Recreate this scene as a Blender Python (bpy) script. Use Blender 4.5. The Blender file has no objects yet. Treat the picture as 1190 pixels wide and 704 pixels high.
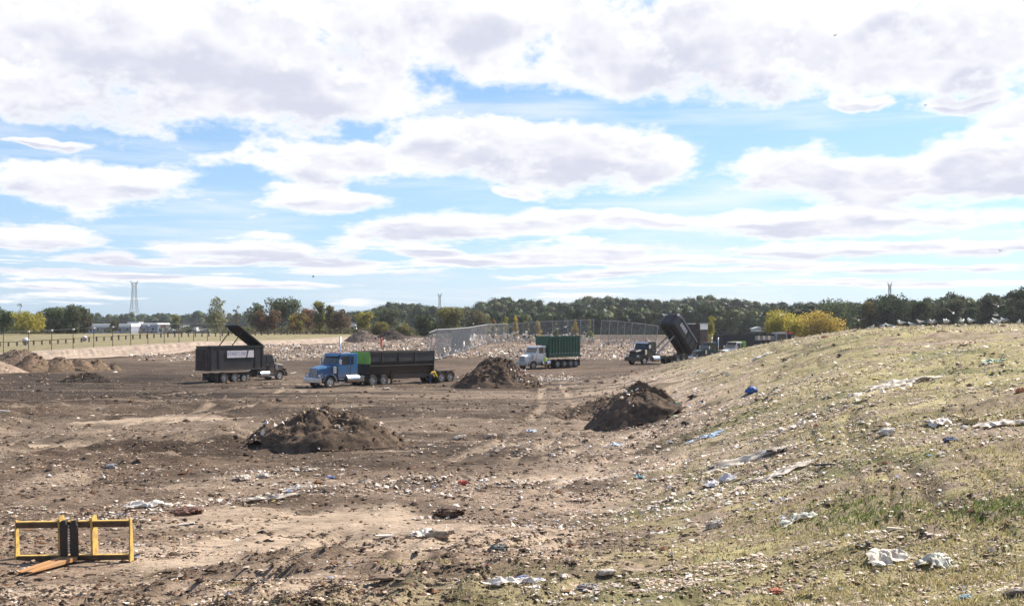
import bpy, bmesh, math, random
import numpy as np
from mathutils import Vector, Matrix, Euler

R = math.radians
scene = bpy.context.scene
C = scene.collection
rnd = random.Random(7)
rng = np.random.default_rng(11)

# ------------------------------------------------------------------ camera
CAM_Z = 6.0
F = 1276.0                     # focal length in photo pixels (1190 wide)
CX, HY = 595.0, 372.0          # principal column and horizon row of the photo
cam = bpy.data.cameras.new('camera')
cam.lens = F / 1190 * 36
cam.sensor_width = 36
cam.shift_y = 20 / 1190
cam.clip_start = 0.2
cam.clip_end = 20000
camo = bpy.data.objects.new('camera', cam)
camo.location = (0, 0, CAM_Z)
camo.rotation_euler = (R(90), 0, 0)
C.objects.link(camo)
scene.camera = camo

# ------------------------------------------------------------------ light
SUN_EL, SUN_AZ = R(45), R(52)          # azimuth from +Y towards +X
SUN_DIR = Vector((math.cos(SUN_EL) * math.sin(SUN_AZ), math.cos(SUN_EL) * math.cos(SUN_AZ), math.sin(SUN_EL)))
sl = bpy.data.lights.new('sun', 'SUN')
sl.energy = 4.8
sl.angle = R(0.5)
sl.color = (1.0, 0.91, 0.78)
so = bpy.data.objects.new('sun', sl)
so.rotation_euler = SUN_DIR.to_track_quat('Z', 'Y').to_euler()
so.location = (60, 60, 80)
C.objects.link(so)
scene.view_settings.view_transform = 'Standard'
scene.view_settings.look = 'None'
scene.view_settings.exposure = 1.0
scene.view_settings.gamma = 1
scene.view_settings.use_curve_mapping = False
SKY_STRENGTH = 0.069
MILKY = (0.24, 0.36, 0.58)
CLOUD_WHITE = (0.555, 0.55, 0.555)
CLOUD_GREY = (0.345, 0.358, 0.425)

HAZE = 0.00010
world = bpy.data.worlds.new('World')
scene.world = world
world.use_nodes = True


class NT:
    """small helper to write node trees"""
    def __init__(self, nt):
        self.nt = nt
        nt.nodes.clear()

    def n(self, kind, _props=None, **inp):
        nd = self.nt.nodes.new(kind)
        for k, v in (_props or {}).items():
            setattr(nd, k, v)
        for k, v in inp.items():
            key = int(k[1:]) if k[0] == '_' and k[1:].isdigit() else k.replace('_', ' ')
            self.put(nd.inputs[key], v)
        return nd

    def put(self, sock, v):
        if hasattr(v, 'outputs'):
            v = v.outputs[0]
        if isinstance(v, bpy.types.NodeSocket):
            self.nt.links.new(v, sock)
        else:
            sock.default_value = v

    def math(self, op, a, b=0.0, c=None, clamp=False):
        nd = self.nt.nodes.new('ShaderNodeMath')
        nd.operation = op
        nd.use_clamp = clamp
        self.put(nd.inputs[0], a)
        self.put(nd.inputs[1], b)
        if c is not None:
            self.put(nd.inputs[2], c)
        return nd.outputs[0]

    def vmath(self, op, a, b=(0, 0, 0), c=None):
        nd = self.nt.nodes.new('ShaderNodeVectorMath')
        nd.operation = op
        self.put(nd.inputs[0], a)
        self.put(nd.inputs[1], b)
        if c is not None:
            self.put(nd.inputs[2], c)
        return nd.outputs['Value'] if op in ('LENGTH', 'DOT_PRODUCT') else nd.outputs['Vector']

    def mapr(self, v, a, b, c=0.0, d=1.0, smooth=True):
        nd = self.nt.nodes.new('ShaderNodeMapRange')
        nd.interpolation_type = 'SMOOTHSTEP' if smooth else 'LINEAR'
        for i, x in enumerate((v, a, b, c, d)):
            self.put(nd.inputs[i], x)
        return nd.outputs[0]

    def mix(self, f, a, b, blend='MIX'):
        nd = self.nt.nodes.new('ShaderNodeMix')
        nd.data_type = 'RGBA'
        nd.blend_type = blend
        self.put(nd.inputs[0], f)
        for s, v in ((nd.inputs[6], a), (nd.inputs[7], b)):
            if isinstance(v, tuple) and len(v) == 3:
                v = (*v, 1)
            self.put(s, v)
        return nd.outputs[2]

    def noise(self, vec, scale, detail=4.0, rough=0.55, lac=2.0, dist=0.0):
        nd = self.nt.nodes.new('ShaderNodeTexNoise')
        self.put(nd.inputs['Vector'], vec)
        nd.inputs['Scale'].default_value = scale
        nd.inputs['Detail'].default_value = detail
        nd.inputs['Roughness'].default_value = rough
        nd.inputs['Lacunarity'].default_value = lac
        nd.inputs['Distortion'].default_value = dist
        return nd


def build_sky():
    t = NT(world.node_tree)
    sky = t.n('ShaderNodeTexSky', {'sky_type': 'NISHITA', 'sun_disc': False, 'sun_elevation': SUN_EL,
                                   'sun_rotation': SUN_AZ, 'altitude': 200.0, 'air_density': 1.0,
                                   'dust_density': 0.6, 'ozone_density': 1.6})
    tc = t.n('ShaderNodeTexCoord')
    d = tc.outputs['Generated']
    sep = t.n('ShaderNodeSeparateXYZ', Vector=d)
    x, y, z = sep.outputs
    az = t.math('ARCTAN2', x, y)
    el = t.math('ARCSINE', z)
    p = t.n('ShaderNodeCombineXYZ', X=az, Y=el, Z=0.0).outputs[0]
    # cloud banks, each at its own compass bearing and elevation (radians)
    banks = [(150, 45, 390, 100), (560, 20, 240, 75), (880, 45, 290, 64), (1130, 40, 170, 66),
             (990, 118, 40, 12), (1110, 118, 66, 15), (640, 178, 150, 48), (480, 186, 130, 30),
             (285, 192, 80, 18), (760, 185, 62, 32), (910, 203, 85, 27), (1010, 208, 150, 30),
             (1165, 165, 80, 62), (1110, 218, 200, 26), (100, 214, 122, 30), (380, 236, 95, 17),
             (596, 229, 32, 9), (40, 275, 80, 22), (320, 291, 150, 21), (110, 298, 60, 12),
             (520, 264, 120, 17), (700, 258, 150, 17), (960, 258, 250, 17), (490, 291, 66, 11),
             (1010, 288, 260, 13), (40, 165, 60, 7), (690, 292, 130, 12),
             (200, 306, 130, 8), (620, 303, 130, 8), (860, 306, 160, 7), (100, 320, 150, 6), (430, 318, 120, 7),
             (730, 317, 160, 6), (1060, 313, 140, 7), (300, 333, 160, 5), (650, 331, 130, 4), (960, 330, 170, 5),
             (60, 336, 80, 4), (330, 90, 200, 50), (415, 40, 140, 70), (400, 190, 170, 32), (560, 165, 140, 42), (60, 100, 130, 45), (760, 60, 160, 50), (1000, 60, 160, 45)]
    # ragged, billowing outlines: the banks are pushed about by noise
    elp = t.math('MAXIMUM', el, 0.0)
    st = t.math('LOGARITHM', t.math('ADD', elp, 0.05), 2.718)
    pn = t.n('ShaderNodeCombineXYZ', X=t.math('MULTIPLY', az, 6.5), Y=t.math('MULTIPLY', st, 2.6), Z=0.37).outputs[0]
    wn = t.noise(pn, 1.15, 4.0, 0.55)
    wv = t.vmath('SUBTRACT', wn.outputs['Color'], (0.5, 0.5, 0.5))
    wamp = t.math('ADD', t.math('MULTIPLY', elp, 0.30), 0.009)
    wsc = t.nt.nodes.new('ShaderNodeVectorMath')
    wsc.operation = 'SCALE'
    t.put(wsc.inputs[0], t.vmath('MULTIPLY', wv, (2.6, 1.0, 0.0)))
    t.put(wsc.inputs['Scale'], wamp)
    pw = t.vmath('ADD', p, wsc.outputs[0])
    total = basesh = None
    for (bx, by, rx, ry) in banks:
        a = math.atan((bx - CX) / F)
        e = math.atan((HY - by) / F * math.cos(a))
        sx, sy = F / rx, F / ry
        q = t.vmath('MULTIPLY_ADD', pw, (sx, sy, 0), (-a * sx, -e * sy, 0))
        ln = t.vmath('LENGTH', q)
        m = t.mapr(ln, 1.62, 0.15, 0.0, 1.0)
        total = m if total is None else t.math('MAXIMUM', total, m)
        qs = t.n('ShaderNodeSeparateXYZ', Vector=q)
        bs = t.math('MULTIPLY', m, t.mapr(qs.outputs[1], 0.45, -0.55, 0.0, 1.0))
        basesh = bs if basesh is None else t.math('MAXIMUM', basesh, bs)
    nz = t.noise(pn, 2.3, 12.0, 0.62, 2.1)
    off = t.vmath('ADD', pn, (0.05, 0.11, 0.0))
    nz2 = t.noise(off, 2.0, 3.0, 0.5, 2.1)
    wide = t.noise(pn, 0.55, 3.0, 0.5)
    # away from the framed part of the sky only loose fair weather clouds
    front = t.mapr(t.math('ABSOLUTE', az), 0.50, 0.75, 1.0, 0.0)
    low = t.mapr(el, 0.33, 0.46, 1.0, 0.0)
    inside = t.math('MULTIPLY', front, low)
    freeb = t.mapr(wide, 0.50, 0.66, -0.2, 0.85)
    guide = t.math('ADD', t.math('MULTIPLY', total, inside),
                   t.math('MULTIPLY', freeb, t.math('SUBTRACT', 1.0, inside)))
    # thin layered streaks just over the horizon
    ps = t.n('ShaderNodeCombineXYZ', X=t.math('MULTIPLY', az, 5.0), Y=t.math('MULTIPLY', el, 85.0), Z=4.0).outputs[0]
    streak = t.noise(ps, 1.0, 7.0, 0.62, dist=0.4)
    nearh = t.mapr(el, 0.03, 0.10, 1.0, 0.0)
    guide = t.math('ADD', guide, t.math('MULTIPLY', nearh, t.mapr(streak, 0.44, 0.64, -0.30, 0.55)))
    dens = t.math('ADD', guide, t.math('MULTIPLY', t.math('SUBTRACT', nz, 0.5), 2.1))
    mask = t.mapr(dens, 0.26, 0.76)
    veil_n = t.noise(t.n('ShaderNodeCombineXYZ', X=t.math('MULTIPLY', az, 3.0), Y=t.math('MULTIPLY', el, 30.0), Z=9.0).outputs[0], 1.0, 6.0, 0.6)
    veil = t.mapr(veil_n, 0.45, 0.72, 0.0, 0.55)
    mask = t.math('MAXIMUM', mask, t.math('MULTIPLY', veil, t.mapr(el, 0.5, 0.3)))
    # light comes from upper right: billows turned away from it are lavender grey
    lit = t.math('ADD', t.math('MULTIPLY', t.math('SUBTRACT', nz, nz2), 4.5), 0.60)
    thick = t.mapr(dens, 0.60, 1.10, 0.0, 1.0)
    shade = t.math('MULTIPLY', thick, t.math('SUBTRACT', 1.0, lit, clamp=True), clamp=True)
    shade = t.math('MULTIPLY', shade, 0.8, clamp=True)
    under = t.math('MULTIPLY', t.mapr(basesh, 0.12, 0.60), t.mapr(nz2, 0.64, 0.38, 0.25, 1.0))
    shade = t.math('MAXIMUM', shade, t.math('MULTIPLY', under, t.mapr(dens, 0.45, 0.95, 0.0, 0.95)))
    big = t.mapr(t.noise(pn, 0.9, 5.0, 0.55), 0.50, 0.70, 0.0, 0.45)
    shade = t.math('MAXIMUM', shade, t.math('MULTIPLY', big, t.mapr(dens, 0.75, 1.15)))
    # cloud bases over the horizon show more of their shaded side
    shade = t.math('MAXIMUM', shade, t.math('MULTIPLY', nearh, t.mapr(streak, 0.50, 0.40, 0.0, 0.55)))
    ccol = t.mix(shade, CLOUD_WHITE, CLOUD_GREY)
    skyc = t.vmath('SCALE', t.vmath('MULTIPLY', sky.outputs[0], (0.82, 0.96, 1.08)))
    skyc.node.inputs['Scale'].default_value = SKY_STRENGTH
    milky = t.mapr(el, 0.0, 0.26, 0.45, 0.10)
    base = t.mix(milky, skyc, MILKY)
    col = t.mix(mask, base, ccol)
    below = t.mapr(el, -0.02, -0.004, 0.0, 1.0)
    col = t.mix(below, (0.20, 0.19, 0.17), col)
    bg = t.n('ShaderNodeBackground', Color=col, Strength=1.0)
    out = t.n('ShaderNodeOutputWorld', Surface=bg.outputs[0])


build_sky()

# ------------------------------------------------------------------ generic helpers
def px2x(px, Y):
    return (px - CX) / F * Y


def py2z(py, Y):
    return CAM_Z + (HY - py) / F * Y


def tag(o, label=None, cat=None, group=None, kind=None):
    if label:
        o['label'] = label
    if cat:
        o['category'] = cat
    if group:
        o['group'] = group
    if kind:
        o['kind'] = kind
    return o


def thing(name, label, cat, loc=(0, 0, 0), rotz=0.0, group=None):
    o = bpy.data.objects.new(name, None)
    o.empty_display_size = 0.3
    C.objects.link(o)
    o.location = loc
    o.rotation_euler = (0, 0, rotz)
    return tag(o, label, cat, group)


def link(name, me, parent=None, mat=None):
    o = bpy.data.objects.new(name, me)
    C.objects.link(o)
    if mat is not None and not me.materials:
        me.materials.append(mat)
    if parent is not None:
        o.parent = parent
    return o


def np_mesh(name, verts, faces, smooth=False, colors=None, attrs=None):
    """verts (n,3); faces (m,k) of equal size"""
    me = bpy.data.meshes.new(name)
    verts = np.asarray(verts, dtype=np.float32)
    faces = np.asarray(faces, dtype=np.int32)
    m, k = faces.shape
    me.vertices.add(len(verts))
    me.vertices.foreach_set('co', verts.ravel())
    me.loops.add(m * k)
    me.loops.foreach_set('vertex_index', faces.ravel())
    me.polygons.add(m)
    me.polygons.foreach_set('loop_start', np.arange(m, dtype=np.int32) * k)
    me.polygons.foreach_set('use_smooth', np.full(m, smooth))
    me.update(calc_edges=True)
    if colors is not None:
        a = me.color_attributes.new('tint', 'FLOAT_COLOR', 'POINT')
        c4 = np.ones((len(verts), 4), dtype=np.float32)
        c4[:, :3] = colors
        a.data.foreach_set('color', c4.ravel())
    for nm, arr in (attrs or {}).items():
        a = me.attributes.new(nm, 'FLOAT', 'POINT')
        a.data.foreach_set('value', np.asarray(arr, dtype=np.float32))
    return me


class MB:
    """collects simple shapes into one mesh"""
    def __init__(self):
        self.v, self.f = [], []

    def add(self, vs, fs):
        o = len(self.v)
        self.v += [tuple(v) for v in vs]
        self.f += [tuple(i + o for i in f) for f in fs]
        return self

    def box(self, x0, x1, y0, y1, z0, z1, m=None):
        vs = [Vector(p) for p in ((x0, y0, z0), (x1, y0, z0), (x1, y1, z0), (x0, y1, z0),
                                  (x0, y0, z1), (x1, y0, z1), (x1, y1, z1), (x0, y1, z1))]
        if m is not None:
            vs = [m @ v for v in vs]
        return self.add(vs, [(3, 2, 1, 0), (4, 5, 6, 7), (0, 1, 5, 4), (1, 2, 6, 5), (2, 3, 7, 6), (3, 0, 4, 7)])

    def bar(self, a, b, w, h=None):
        """rectangular bar from a to b"""
        a, b = Vector(a), Vector(b)
        h = w if h is None else h
        d = (b - a).normalized()
        up = Vector((0, 0, 1)) if abs(d.z) < 0.95 else Vector((0, 1, 0))
        s = d.cross(up).normalized() * (w / 2)
        u = s.cross(d).normalized() * (h / 2)
        vs = [a - s - u, a + s - u, a + s + u, a - s + u, b - s - u, b + s - u, b + s + u, b - s + u]
        return self.add(vs, [(0, 1, 2, 3), (7, 6, 5, 4), (1, 0, 4, 5), (2, 1, 5, 6), (3, 2, 6, 7), (0, 3, 7, 4)])

    def cyl(self, a, b, r, r2=None, n=12, cap=True):
        a, b = Vector(a), Vector(b)
        r2 = r if r2 is None else r2
        d = (b - a).normalized()
        up = Vector((0, 0, 1)) if abs(d.z) < 0.9 else Vector((1, 0, 0))
        s = d.cross(up).normalized()
        u = s.cross(d).normalized()
        vs = []
        for c, rr in ((a, r), (b, r2)):
            for i in range(n):
                t = 2 * math.pi * i / n
                vs.append(c + s * (math.cos(t) * rr) + u * (math.sin(t) * rr))
        fs = [(i, (i + 1) % n, n + (i + 1) % n, n + i) for i in range(n)]
        if cap:
            fs += [tuple(range(n - 1, -1, -1)), tuple(range(n, 2 * n))]
        return self.add(vs, fs)

    def prism(self, prof, y0, y1, y0b=None, m=None):
        """profile in x,z extruded along y"""
        n = len(prof)
        vs = [Vector((x, y0, z)) for x, z in prof] + [Vector((x, y1, z)) for x, z in prof]
        if m is not None:
            vs = [m @ v for v in vs]
        fs = [tuple(range(n)), tuple(range(2 * n - 1, n - 1, -1))]
        fs += [((i + 1) % n, i, n + i, n + (i + 1) % n) for i in range(n)]
        return self.add(vs, fs)

    def loft(self, rings, cap=True):
        n = len(rings[0])
        vs = [v for r in rings for v in r]
        fs = []
        for k in range(len(rings) - 1):
            for i in range(n):
                j = (i + 1) % n
                fs.append((k * n + i, k * n + j, (k + 1) * n + j, (k + 1) * n + i))
        if cap:
            fs += [tuple(range(n - 1, -1, -1)), tuple((len(rings) - 1) * n + i for i in range(n))]
        return self.add(vs, fs)

    def mesh(self, name, smooth=False):
        me = bpy.data.meshes.new(name)
        me.from_pydata([tuple(v) for v in self.v], [], self.f)
        bm = bmesh.new()
        bm.from_mesh(me)
        bmesh.ops.recalc_face_normals(bm, faces=bm.faces)
        bm.to_mesh(me)
        bm.free()
        if smooth:
            me.polygons.foreach_set('use_smooth', [True] * len(me.polygons))
        return me

    def build(self, name, mat, parent=None, bevel=0.0, smooth=False):
        o = link(name, self.mesh(name, smooth), parent, mat)
        if bevel:
            b = o.modifiers.new('bevel', 'BEVEL')
            b.width = bevel
            b.segments = 2
            b.limit_method = 'ANGLE'
        return o


def copy_tree(o, parent=None):
    c = o.copy()
    C.objects.link(c)
    if parent is not None:
        c.parent = parent
    for ch in list(o.children):
        copy_tree(ch, c)
    return c


# ------------------------------------------------------------------ numpy noise
def _hash(ix, iy, seed):
    h = (ix.astype(np.int64) * 374761393 + iy.astype(np.int64) * 668265263 + seed * 1442695041) & 0xFFFFFFFF
    h = ((h ^ (h >> 13)) * 1274126177) & 0xFFFFFFFF
    h = (h ^ (h >> 16)) & 0xFFFFFFFF
    return h.astype(np.float64) / 4294967295.0


def vnoise(x, y, seed=0):
    x0, y0 = np.floor(x), np.floor(y)
    fx, fy = x - x0, y - y0
    fx = fx * fx * fx * (fx * (fx * 6 - 15) + 10)
    fy = fy * fy * fy * (fy * (fy * 6 - 15) + 10)
    a, b = _hash(x0, y0, seed), _hash(x0 + 1, y0, seed)
    c, d = _hash(x0, y0 + 1, seed), _hash(x0 + 1, y0 + 1, seed)
    return (a + (b - a) * fx) * (1 - fy) + (c + (d - c) * fx) * fy


def fbm(x, y, seed=0, octv=4, gain=0.5):
    s, amp, tot = 0, 1.0, 0
    x, y = np.asarray(x, float), np.asarray(y, float)
    for k in range(octv):
        s = s + amp * vnoise(x, y, seed + k * 17)
        tot += amp
        amp *= gain
        x, y = x * 2.03 + 3.7, y * 2.03 + 1.3
    return s / tot


def sstep(a, b, v):
    t = np.clip((np.asarray(v, float) - a) / (b - a), 0, 1)
    return t * t * (3 - 2 * t)


# ------------------------------------------------------------------ terrain
NEAR = [(-40, 5.2), (0, 4.35), (10, 2.7), (17, 1.5), (23, 0.92), (30, 0.62), (40, 0.45), (60, 0.1), (80, -0.12), (106, -0.3), (140, -0.3)]
FAR = [(460, 0.0), (600, -2.3), (1500, -2.0), (6000, 0.0)]
COLS = [
    (-900, NEAR + [(165, -0.2), (190, 0.5), (250, 1.2), (290, 2.0), (340, 2.0)] + FAR),
    (0, NEAR + [(165, -0.3), (190, 0.2), (240, 0.45), (290, 1.7), (340, 2.0)] + FAR),
    (100, NEAR + [(175, -0.3), (203, 1.0), (250, 1.3), (300, 2.0), (340, 2.0)] + FAR),
    (200, NEAR + [(190, -0.3), (216, 1.8), (270, 2.0), (320, 2.1), (345, 2.0)] + FAR),
    (400, NEAR + [(175, -0.2), (255, 0.3), (288, 1.7), (350, 1.85), (365, 1.7)] + FAR),
    (480, NEAR + [(175, -0.2), (200, 0.0), (250, 1.3), (300, 1.55), (350, 1.0)] + FAR),
    (560, NEAR + [(178, -0.15), (230, 1.25), (280, 1.6), (330, 1.2)] + FAR),
    (680, NEAR + [(175, -0.2), (230, 1.35), (280, 1.6), (330, 1.2)] + FAR),
    (735, [(-40, 5.2), (0, 4.35), (10, 2.7), (17, 1.52), (23, 1.0), (30, 0.7), (40, 0.55), (60, 0.42), (80, 0.45), (106, 0.3), (125, 0.1), (145, -0.25),
           (175, -0.2), (230, 1.3), (280, 1.5), (330, 1.2)] + FAR),
    (780, [(-40, 5.2), (0, 4.35), (10, 2.7), (17, 1.54), (23, 1.08), (30, 0.85), (40, 0.85), (60, 1.0), (80, 1.3), (100, 1.6), (120, 1.67), (135, 0.7), (150, -0.3),
           (185, -0.25), (230, 1.1), (280, 1.4), (330, 1.2)] + FAR),
    (850, [(-40, 5.2), (0, 4.35), (10, 2.7), (17, 1.6), (23, 1.3), (30, 1.25), (40, 1.5), (60, 2.15), (80, 2.85), (100, 3.34), (115, 2.9), (135, 0.9), (150, -0.3),
           (185, -0.3), (230, 0.6), (280, 1.0), (330, 1.0)] + FAR),
    (900, [(-40, 5.2), (0, 4.35), (10, 2.8), (17, 1.65), (23, 1.45), (30, 1.55), (40, 1.95), (60, 2.95), (80, 3.85), (95, 4.2), (110, 3.9), (135, 1.6), (155, 0.0),
           (185, -0.3), (230, 0.2), (330, 1.0)] + FAR),
    (1000, [(-40, 5.2), (0, 4.4), (10, 2.9), (17, 1.8), (23, 1.9), (30, 2.35), (40, 3.05), (60, 4.4), (75, 5.2), (86, 5.46), (100, 5.2), (130, 3.4), (170, 0.8),
            (210, -0.2), (330, 0.5)] + FAR),
    (1190, [(-40, 5.3), (0, 4.6), (10, 3.1), (17, 2.1), (23, 2.4), (30, 3.0), (40, 3.9), (60, 5.15), (72, 5.6), (82, 5.75), (100, 5.5), (130, 4.6), (180, 2.0),
            (240, 0.0), (330, 0.3)] + FAR),
    (2000, [(-40, 5.3), (0, 4.9), (10, 3.7), (17, 3.0), (23, 3.2), (30, 3.8), (40, 4.6), (60, 5.6), (72, 5.9), (82, 6.0), (100, 6.0), (130, 5.6), (180, 4.0),
            (260, 0.5), (330, 0.3)] + FAR),
]
TU = np.linspace(-1.3, 1.3, 521)
TS = np.linspace(math.asinh(-40 / 14), math.asinh(6000 / 14), 520)
TY = np.sinh(TS) * 14
_cu = np.array([(c[0] - CX) / F for c in COLS])
_tab = np.array([np.interp(TY, [p[0] for p in c[1]], [p[1] for p in c[1]]) for c in COLS])
TAB = np.array([np.interp(TU, _cu, _tab[:, j]) for j in range(len(TY))])      # [Y, u]


def _blur(a, n, axis):
    k = np.exp(-0.5 * (np.arange(-3 * n, 3 * n + 1) / n) ** 2)
    k /= k.sum()
    pad = [(0, 0), (0, 0)]
    pad[axis] = (3 * n, 3 * n)
    ap = np.pad(a, pad, mode='edge')
    return np.apply_along_axis(lambda v: np.convolve(v, k, 'valid'), axis, ap)


TAB = _blur(_blur(TAB, 3, 0), 5, 1)


def toe(Y):
    """left foot of the grassy hill"""
    return np.interp(Y, [0, 17, 23, 30, 37, 45, 62, 80, 100, 125, 145, 170], [-1, -0.5, 0.6, 1.8, 3.6, 6.0, 9.6, 11, 13, 16, 23, 40])


def base_z(X, Y):
    X, Y = np.asarray(X, float), np.asarray(Y, float)
    u = np.clip(X / np.maximum(Y, 14), -1.29, 1.29)
    s = np.arcsinh(np.clip(Y, -39.9, 5990) / 14)
    iu = (u - TU[0]) / (TU[1] - TU[0])
    js = (s - TS[0]) / (TS[1] - TS[0])
    i0 = np.clip(np.floor(iu).astype(int), 0, len(TU) - 2)
    j0 = np.clip(np.floor(js).astype(int), 0, len(TS) - 2)
    fu, fs = iu - i0, js - j0
    return ((TAB[j0, i0] * (1 - fu) + TAB[j0, i0 + 1] * fu) * (1 - fs) + (TAB[j0 + 1, i0] * (1 - fu) + TAB[j0 + 1, i0 + 1] * fu) * fs)


def ray_base(px, py):
    ys = np.arange(12, 200, 0.1)
    z = base_z((px - CX) / F * ys, ys)
    hit = np.nonzero(CAM_Z + (HY - py) / F * ys <= z)[0]
    Y = ys[hit[0]] if len(hit) else 190.0
    return (px - CX) / F * Y, Y


TRACK_PX = [[(-60, 528), (60, 508), (170, 492), (300, 470), (340, 455)],
            [(-60, 482), (120, 470), (250, 454), (330, 447), (420, 452)],
            [(300, 720), (440, 640), (560, 590), (660, 545), (720, 522), (760, 505)],
            [(60, 716), (330, 622), (480, 575), (600, 525), (650, 475), (640, 440)],
            [(380, 716), (500, 655), (640, 598), (800, 560), (960, 520), (1200, 470)],
            [(700, 716), (860, 640), (1030, 590), (1230, 545)],
            [(840, 716), (1000, 668), (1240, 610)],
            [(560, 540), (700, 500), (850, 450), (1000, 408), (1200, 384)]]
FORK_XY = ray_base(86, 652)
TRACKS = [[ray_base(*p) for p in t_] for t_ in TRACK_PX]


def tracks(X, Y):
    """0..1 in the wheel marks of the tracks driven over the ground, and on their pushed up edges"""
    wob = 1.2 * (fbm(X / 7, Y / 7, 601, 2) - 0.5)
    inm = np.zeros_like(X)
    edge = np.zeros_like(X)
    for tr in TRACKS:
        best = np.full_like(X, 1e9)
        al = np.zeros_like(X)
        acc = 0.0
        for (a, b) in zip(tr[:-1], tr[1:]):
            dx, dy = b[0] - a[0], b[1] - a[1]
            L = math.hypot(dx, dy)
            t_ = np.clip(((X - a[0]) * dx + (Y - a[1]) * dy) / L ** 2, 0, 1)
            d = np.hypot(X - a[0] - t_ * dx, Y - a[1] - t_ * dy)
            w = d < best
            best = np.where(w, d, best)
            al = np.where(w, acc + t_ * L, al)
            acc += L
        dd = np.abs(best + wob * 0.5 - 1.05)
        lug = 0.75 + 0.25 * np.sin(al * 16)
        gate = sstep(0.36, 0.55, fbm(al / 5, best * 0 + tr[0][1], 611, 2))
        inm = np.maximum(inm, sstep(0.42, 0.22, dd) * lug * gate)
        edge = np.maximum(edge, np.exp(-((dd - 0.52) / 0.14) ** 2) * gate)
    return inm, edge


POOLS = [(ray_base(px, py), rx, ry) for (px, py, rx, ry) in
         ((290, 632, 1.6, 1.5), (215, 655, 1.5, 1.0), (400, 605, 2.2, 1.6), (545, 612, 2.0, 1.0), (350, 690, 1.3, .7), (475, 645, 1.1, .8), (640, 560, 2.0, 1.2), (235, 600, 1.0, .8), (60, 520, 3.5, 1.6), (190, 488, 5.0, 2.0))]


def sandy(X, Y):
    """smooth patches of washed out sand"""
    d = np.full(np.shape(X), 9.0)
    for ((x0, y0), rx, ry) in POOLS:
        d = np.minimum(d, np.hypot((X - x0) / rx, (Y - y0) / ry))
    return sstep(1.25, 0.7, d + 1.5 * (fbm(X / 1.6, Y / 1.1, 701, 4, .6) - .5))


def zones(X, Y):
    X, Y = np.asarray(X, float), np.asarray(Y, float)
    w = (fbm(X / 9, Y / 14, 3, 3) - 0.5) * 9
    w2 = (fbm(X / 2.2, Y / 4, 8, 3) - 0.5) * 4
    hill = sstep(-1.5, 3.0 + 0.03 * Y, X - toe(Y) + w * 0.45 + w2 * 0.5) * sstep(185, 165, Y)
    near_lip = sstep(21.5, 17.5, Y + w * 0.35 - 0.35 * np.maximum(X, -6)) * sstep(-4.5, -1, X)
    grass = np.maximum(hill, near_lip * 0.8)
    return hill, grass


def ground_z(X, Y):
    X, Y = np.asarray(X, float), np.asarray(Y, float)
    z = base_z(X, Y)
    hill, grass = zones(X, Y)
    near = sstep(240, 120, Y)
    n8 = fbm(X / 11 + 5, Y / 7, 21, 3) - 0.5
    n2 = fbm(X / 2.8, Y / 1.7, 33, 4, 0.55) - 0.5
    # ruts and push ridges of the dozers run mostly across the view
    a = Y + 0.10 * X + 1.6 * (fbm(X / 13, Y / 13, 40, 2) - 0.5)
    rid = 1 - np.abs(2 * fbm(X / 9, a / 0.95, 51, 2) - 1)
    rid = np.clip(rid - 0.62, 0, 1) * 2.2
    rough = fbm(X / 16 + 9, Y / 16, 61, 2)
    mud = (1 - hill)
    mid = (1 - 0.72 * sstep(62, 92, Y)) * (1 - 0.5 * sstep(34, 24, Y))
    z = z + near * mid * (n8 * (0.50 * mud + 0.26) + n2 * (0.34 * mud + 0.20) + rid * (0.40 * mud + 0.22) * sstep(0.33, 0.6, rough))
    dct = X - toe(Y) + 2.5 * (fbm(X / 12, Y / 12, 171, 2) - 0.5)
    rl = np.abs(2 * fbm(dct / 1.3, Y / 16, 181, 2) - 1)
    z = z - 0.09 * sstep(0.12, 0.02, rl) * sstep(0.42, 0.58, fbm(X / 5, Y / 5, 191, 2)) * grass
    ti, te = tracks(X, Y)
    z = z + near * (0.09 * te - 0.08 * ti) * sstep(130, 90, Y)
    fine = fbm(X / 0.55, Y / 0.38, 71, 3, 0.6) - 0.5
    z = z + fine * (0.16 - 0.08 * sstep(34, 24, Y)) * sstep(110, 50, Y) * (0.6 + 0.6 * sstep(0.35, 0.65, rough))
    z = z * (1 - .6 * sandy(X, Y)) + base_z(X, Y) * .6 * sandy(X, Y)
    # the ground is trodden level where the fork frame stands
    fx, fy = FORK_XY
    pad = np.exp(-(((X - fx - 0.4) / 2.8) ** 2 + ((Y - fy + 2.2) / 3.4) ** 2) ** 2)
    return z * (1 - 0.93 * pad) + (float(base_z(np.array([fx]), np.array([fy]))[0]) + 0.03 * (fy - Y) - 0.02) * 0.93 * pad


def gz(X, Y):
    return float(ground_z(np.array([X]), np.array([Y]))[0])


_YS = np.concatenate([np.arange(12, 60, 0.05), np.arange(60, 420, 0.25)])


def ray(px, py):
    """where the line of sight through a photo pixel meets the ground"""
    z = ground_z((px - CX) / F * _YS, _YS)
    line = CAM_Z + (HY - py) / F * _YS
    hit = np.nonzero(line <= z)[0]
    Y = _YS[hit[0]] if len(hit) else 300.0
    X = (px - CX) / F * Y
    return X, float(Y), gz(X, Y)


# ------------------------------------------------------------------ materials
def mat_new(name):
    m = bpy.data.materials.new(name)
    m.use_nodes = True
    return m, NT(m.node_tree)


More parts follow.
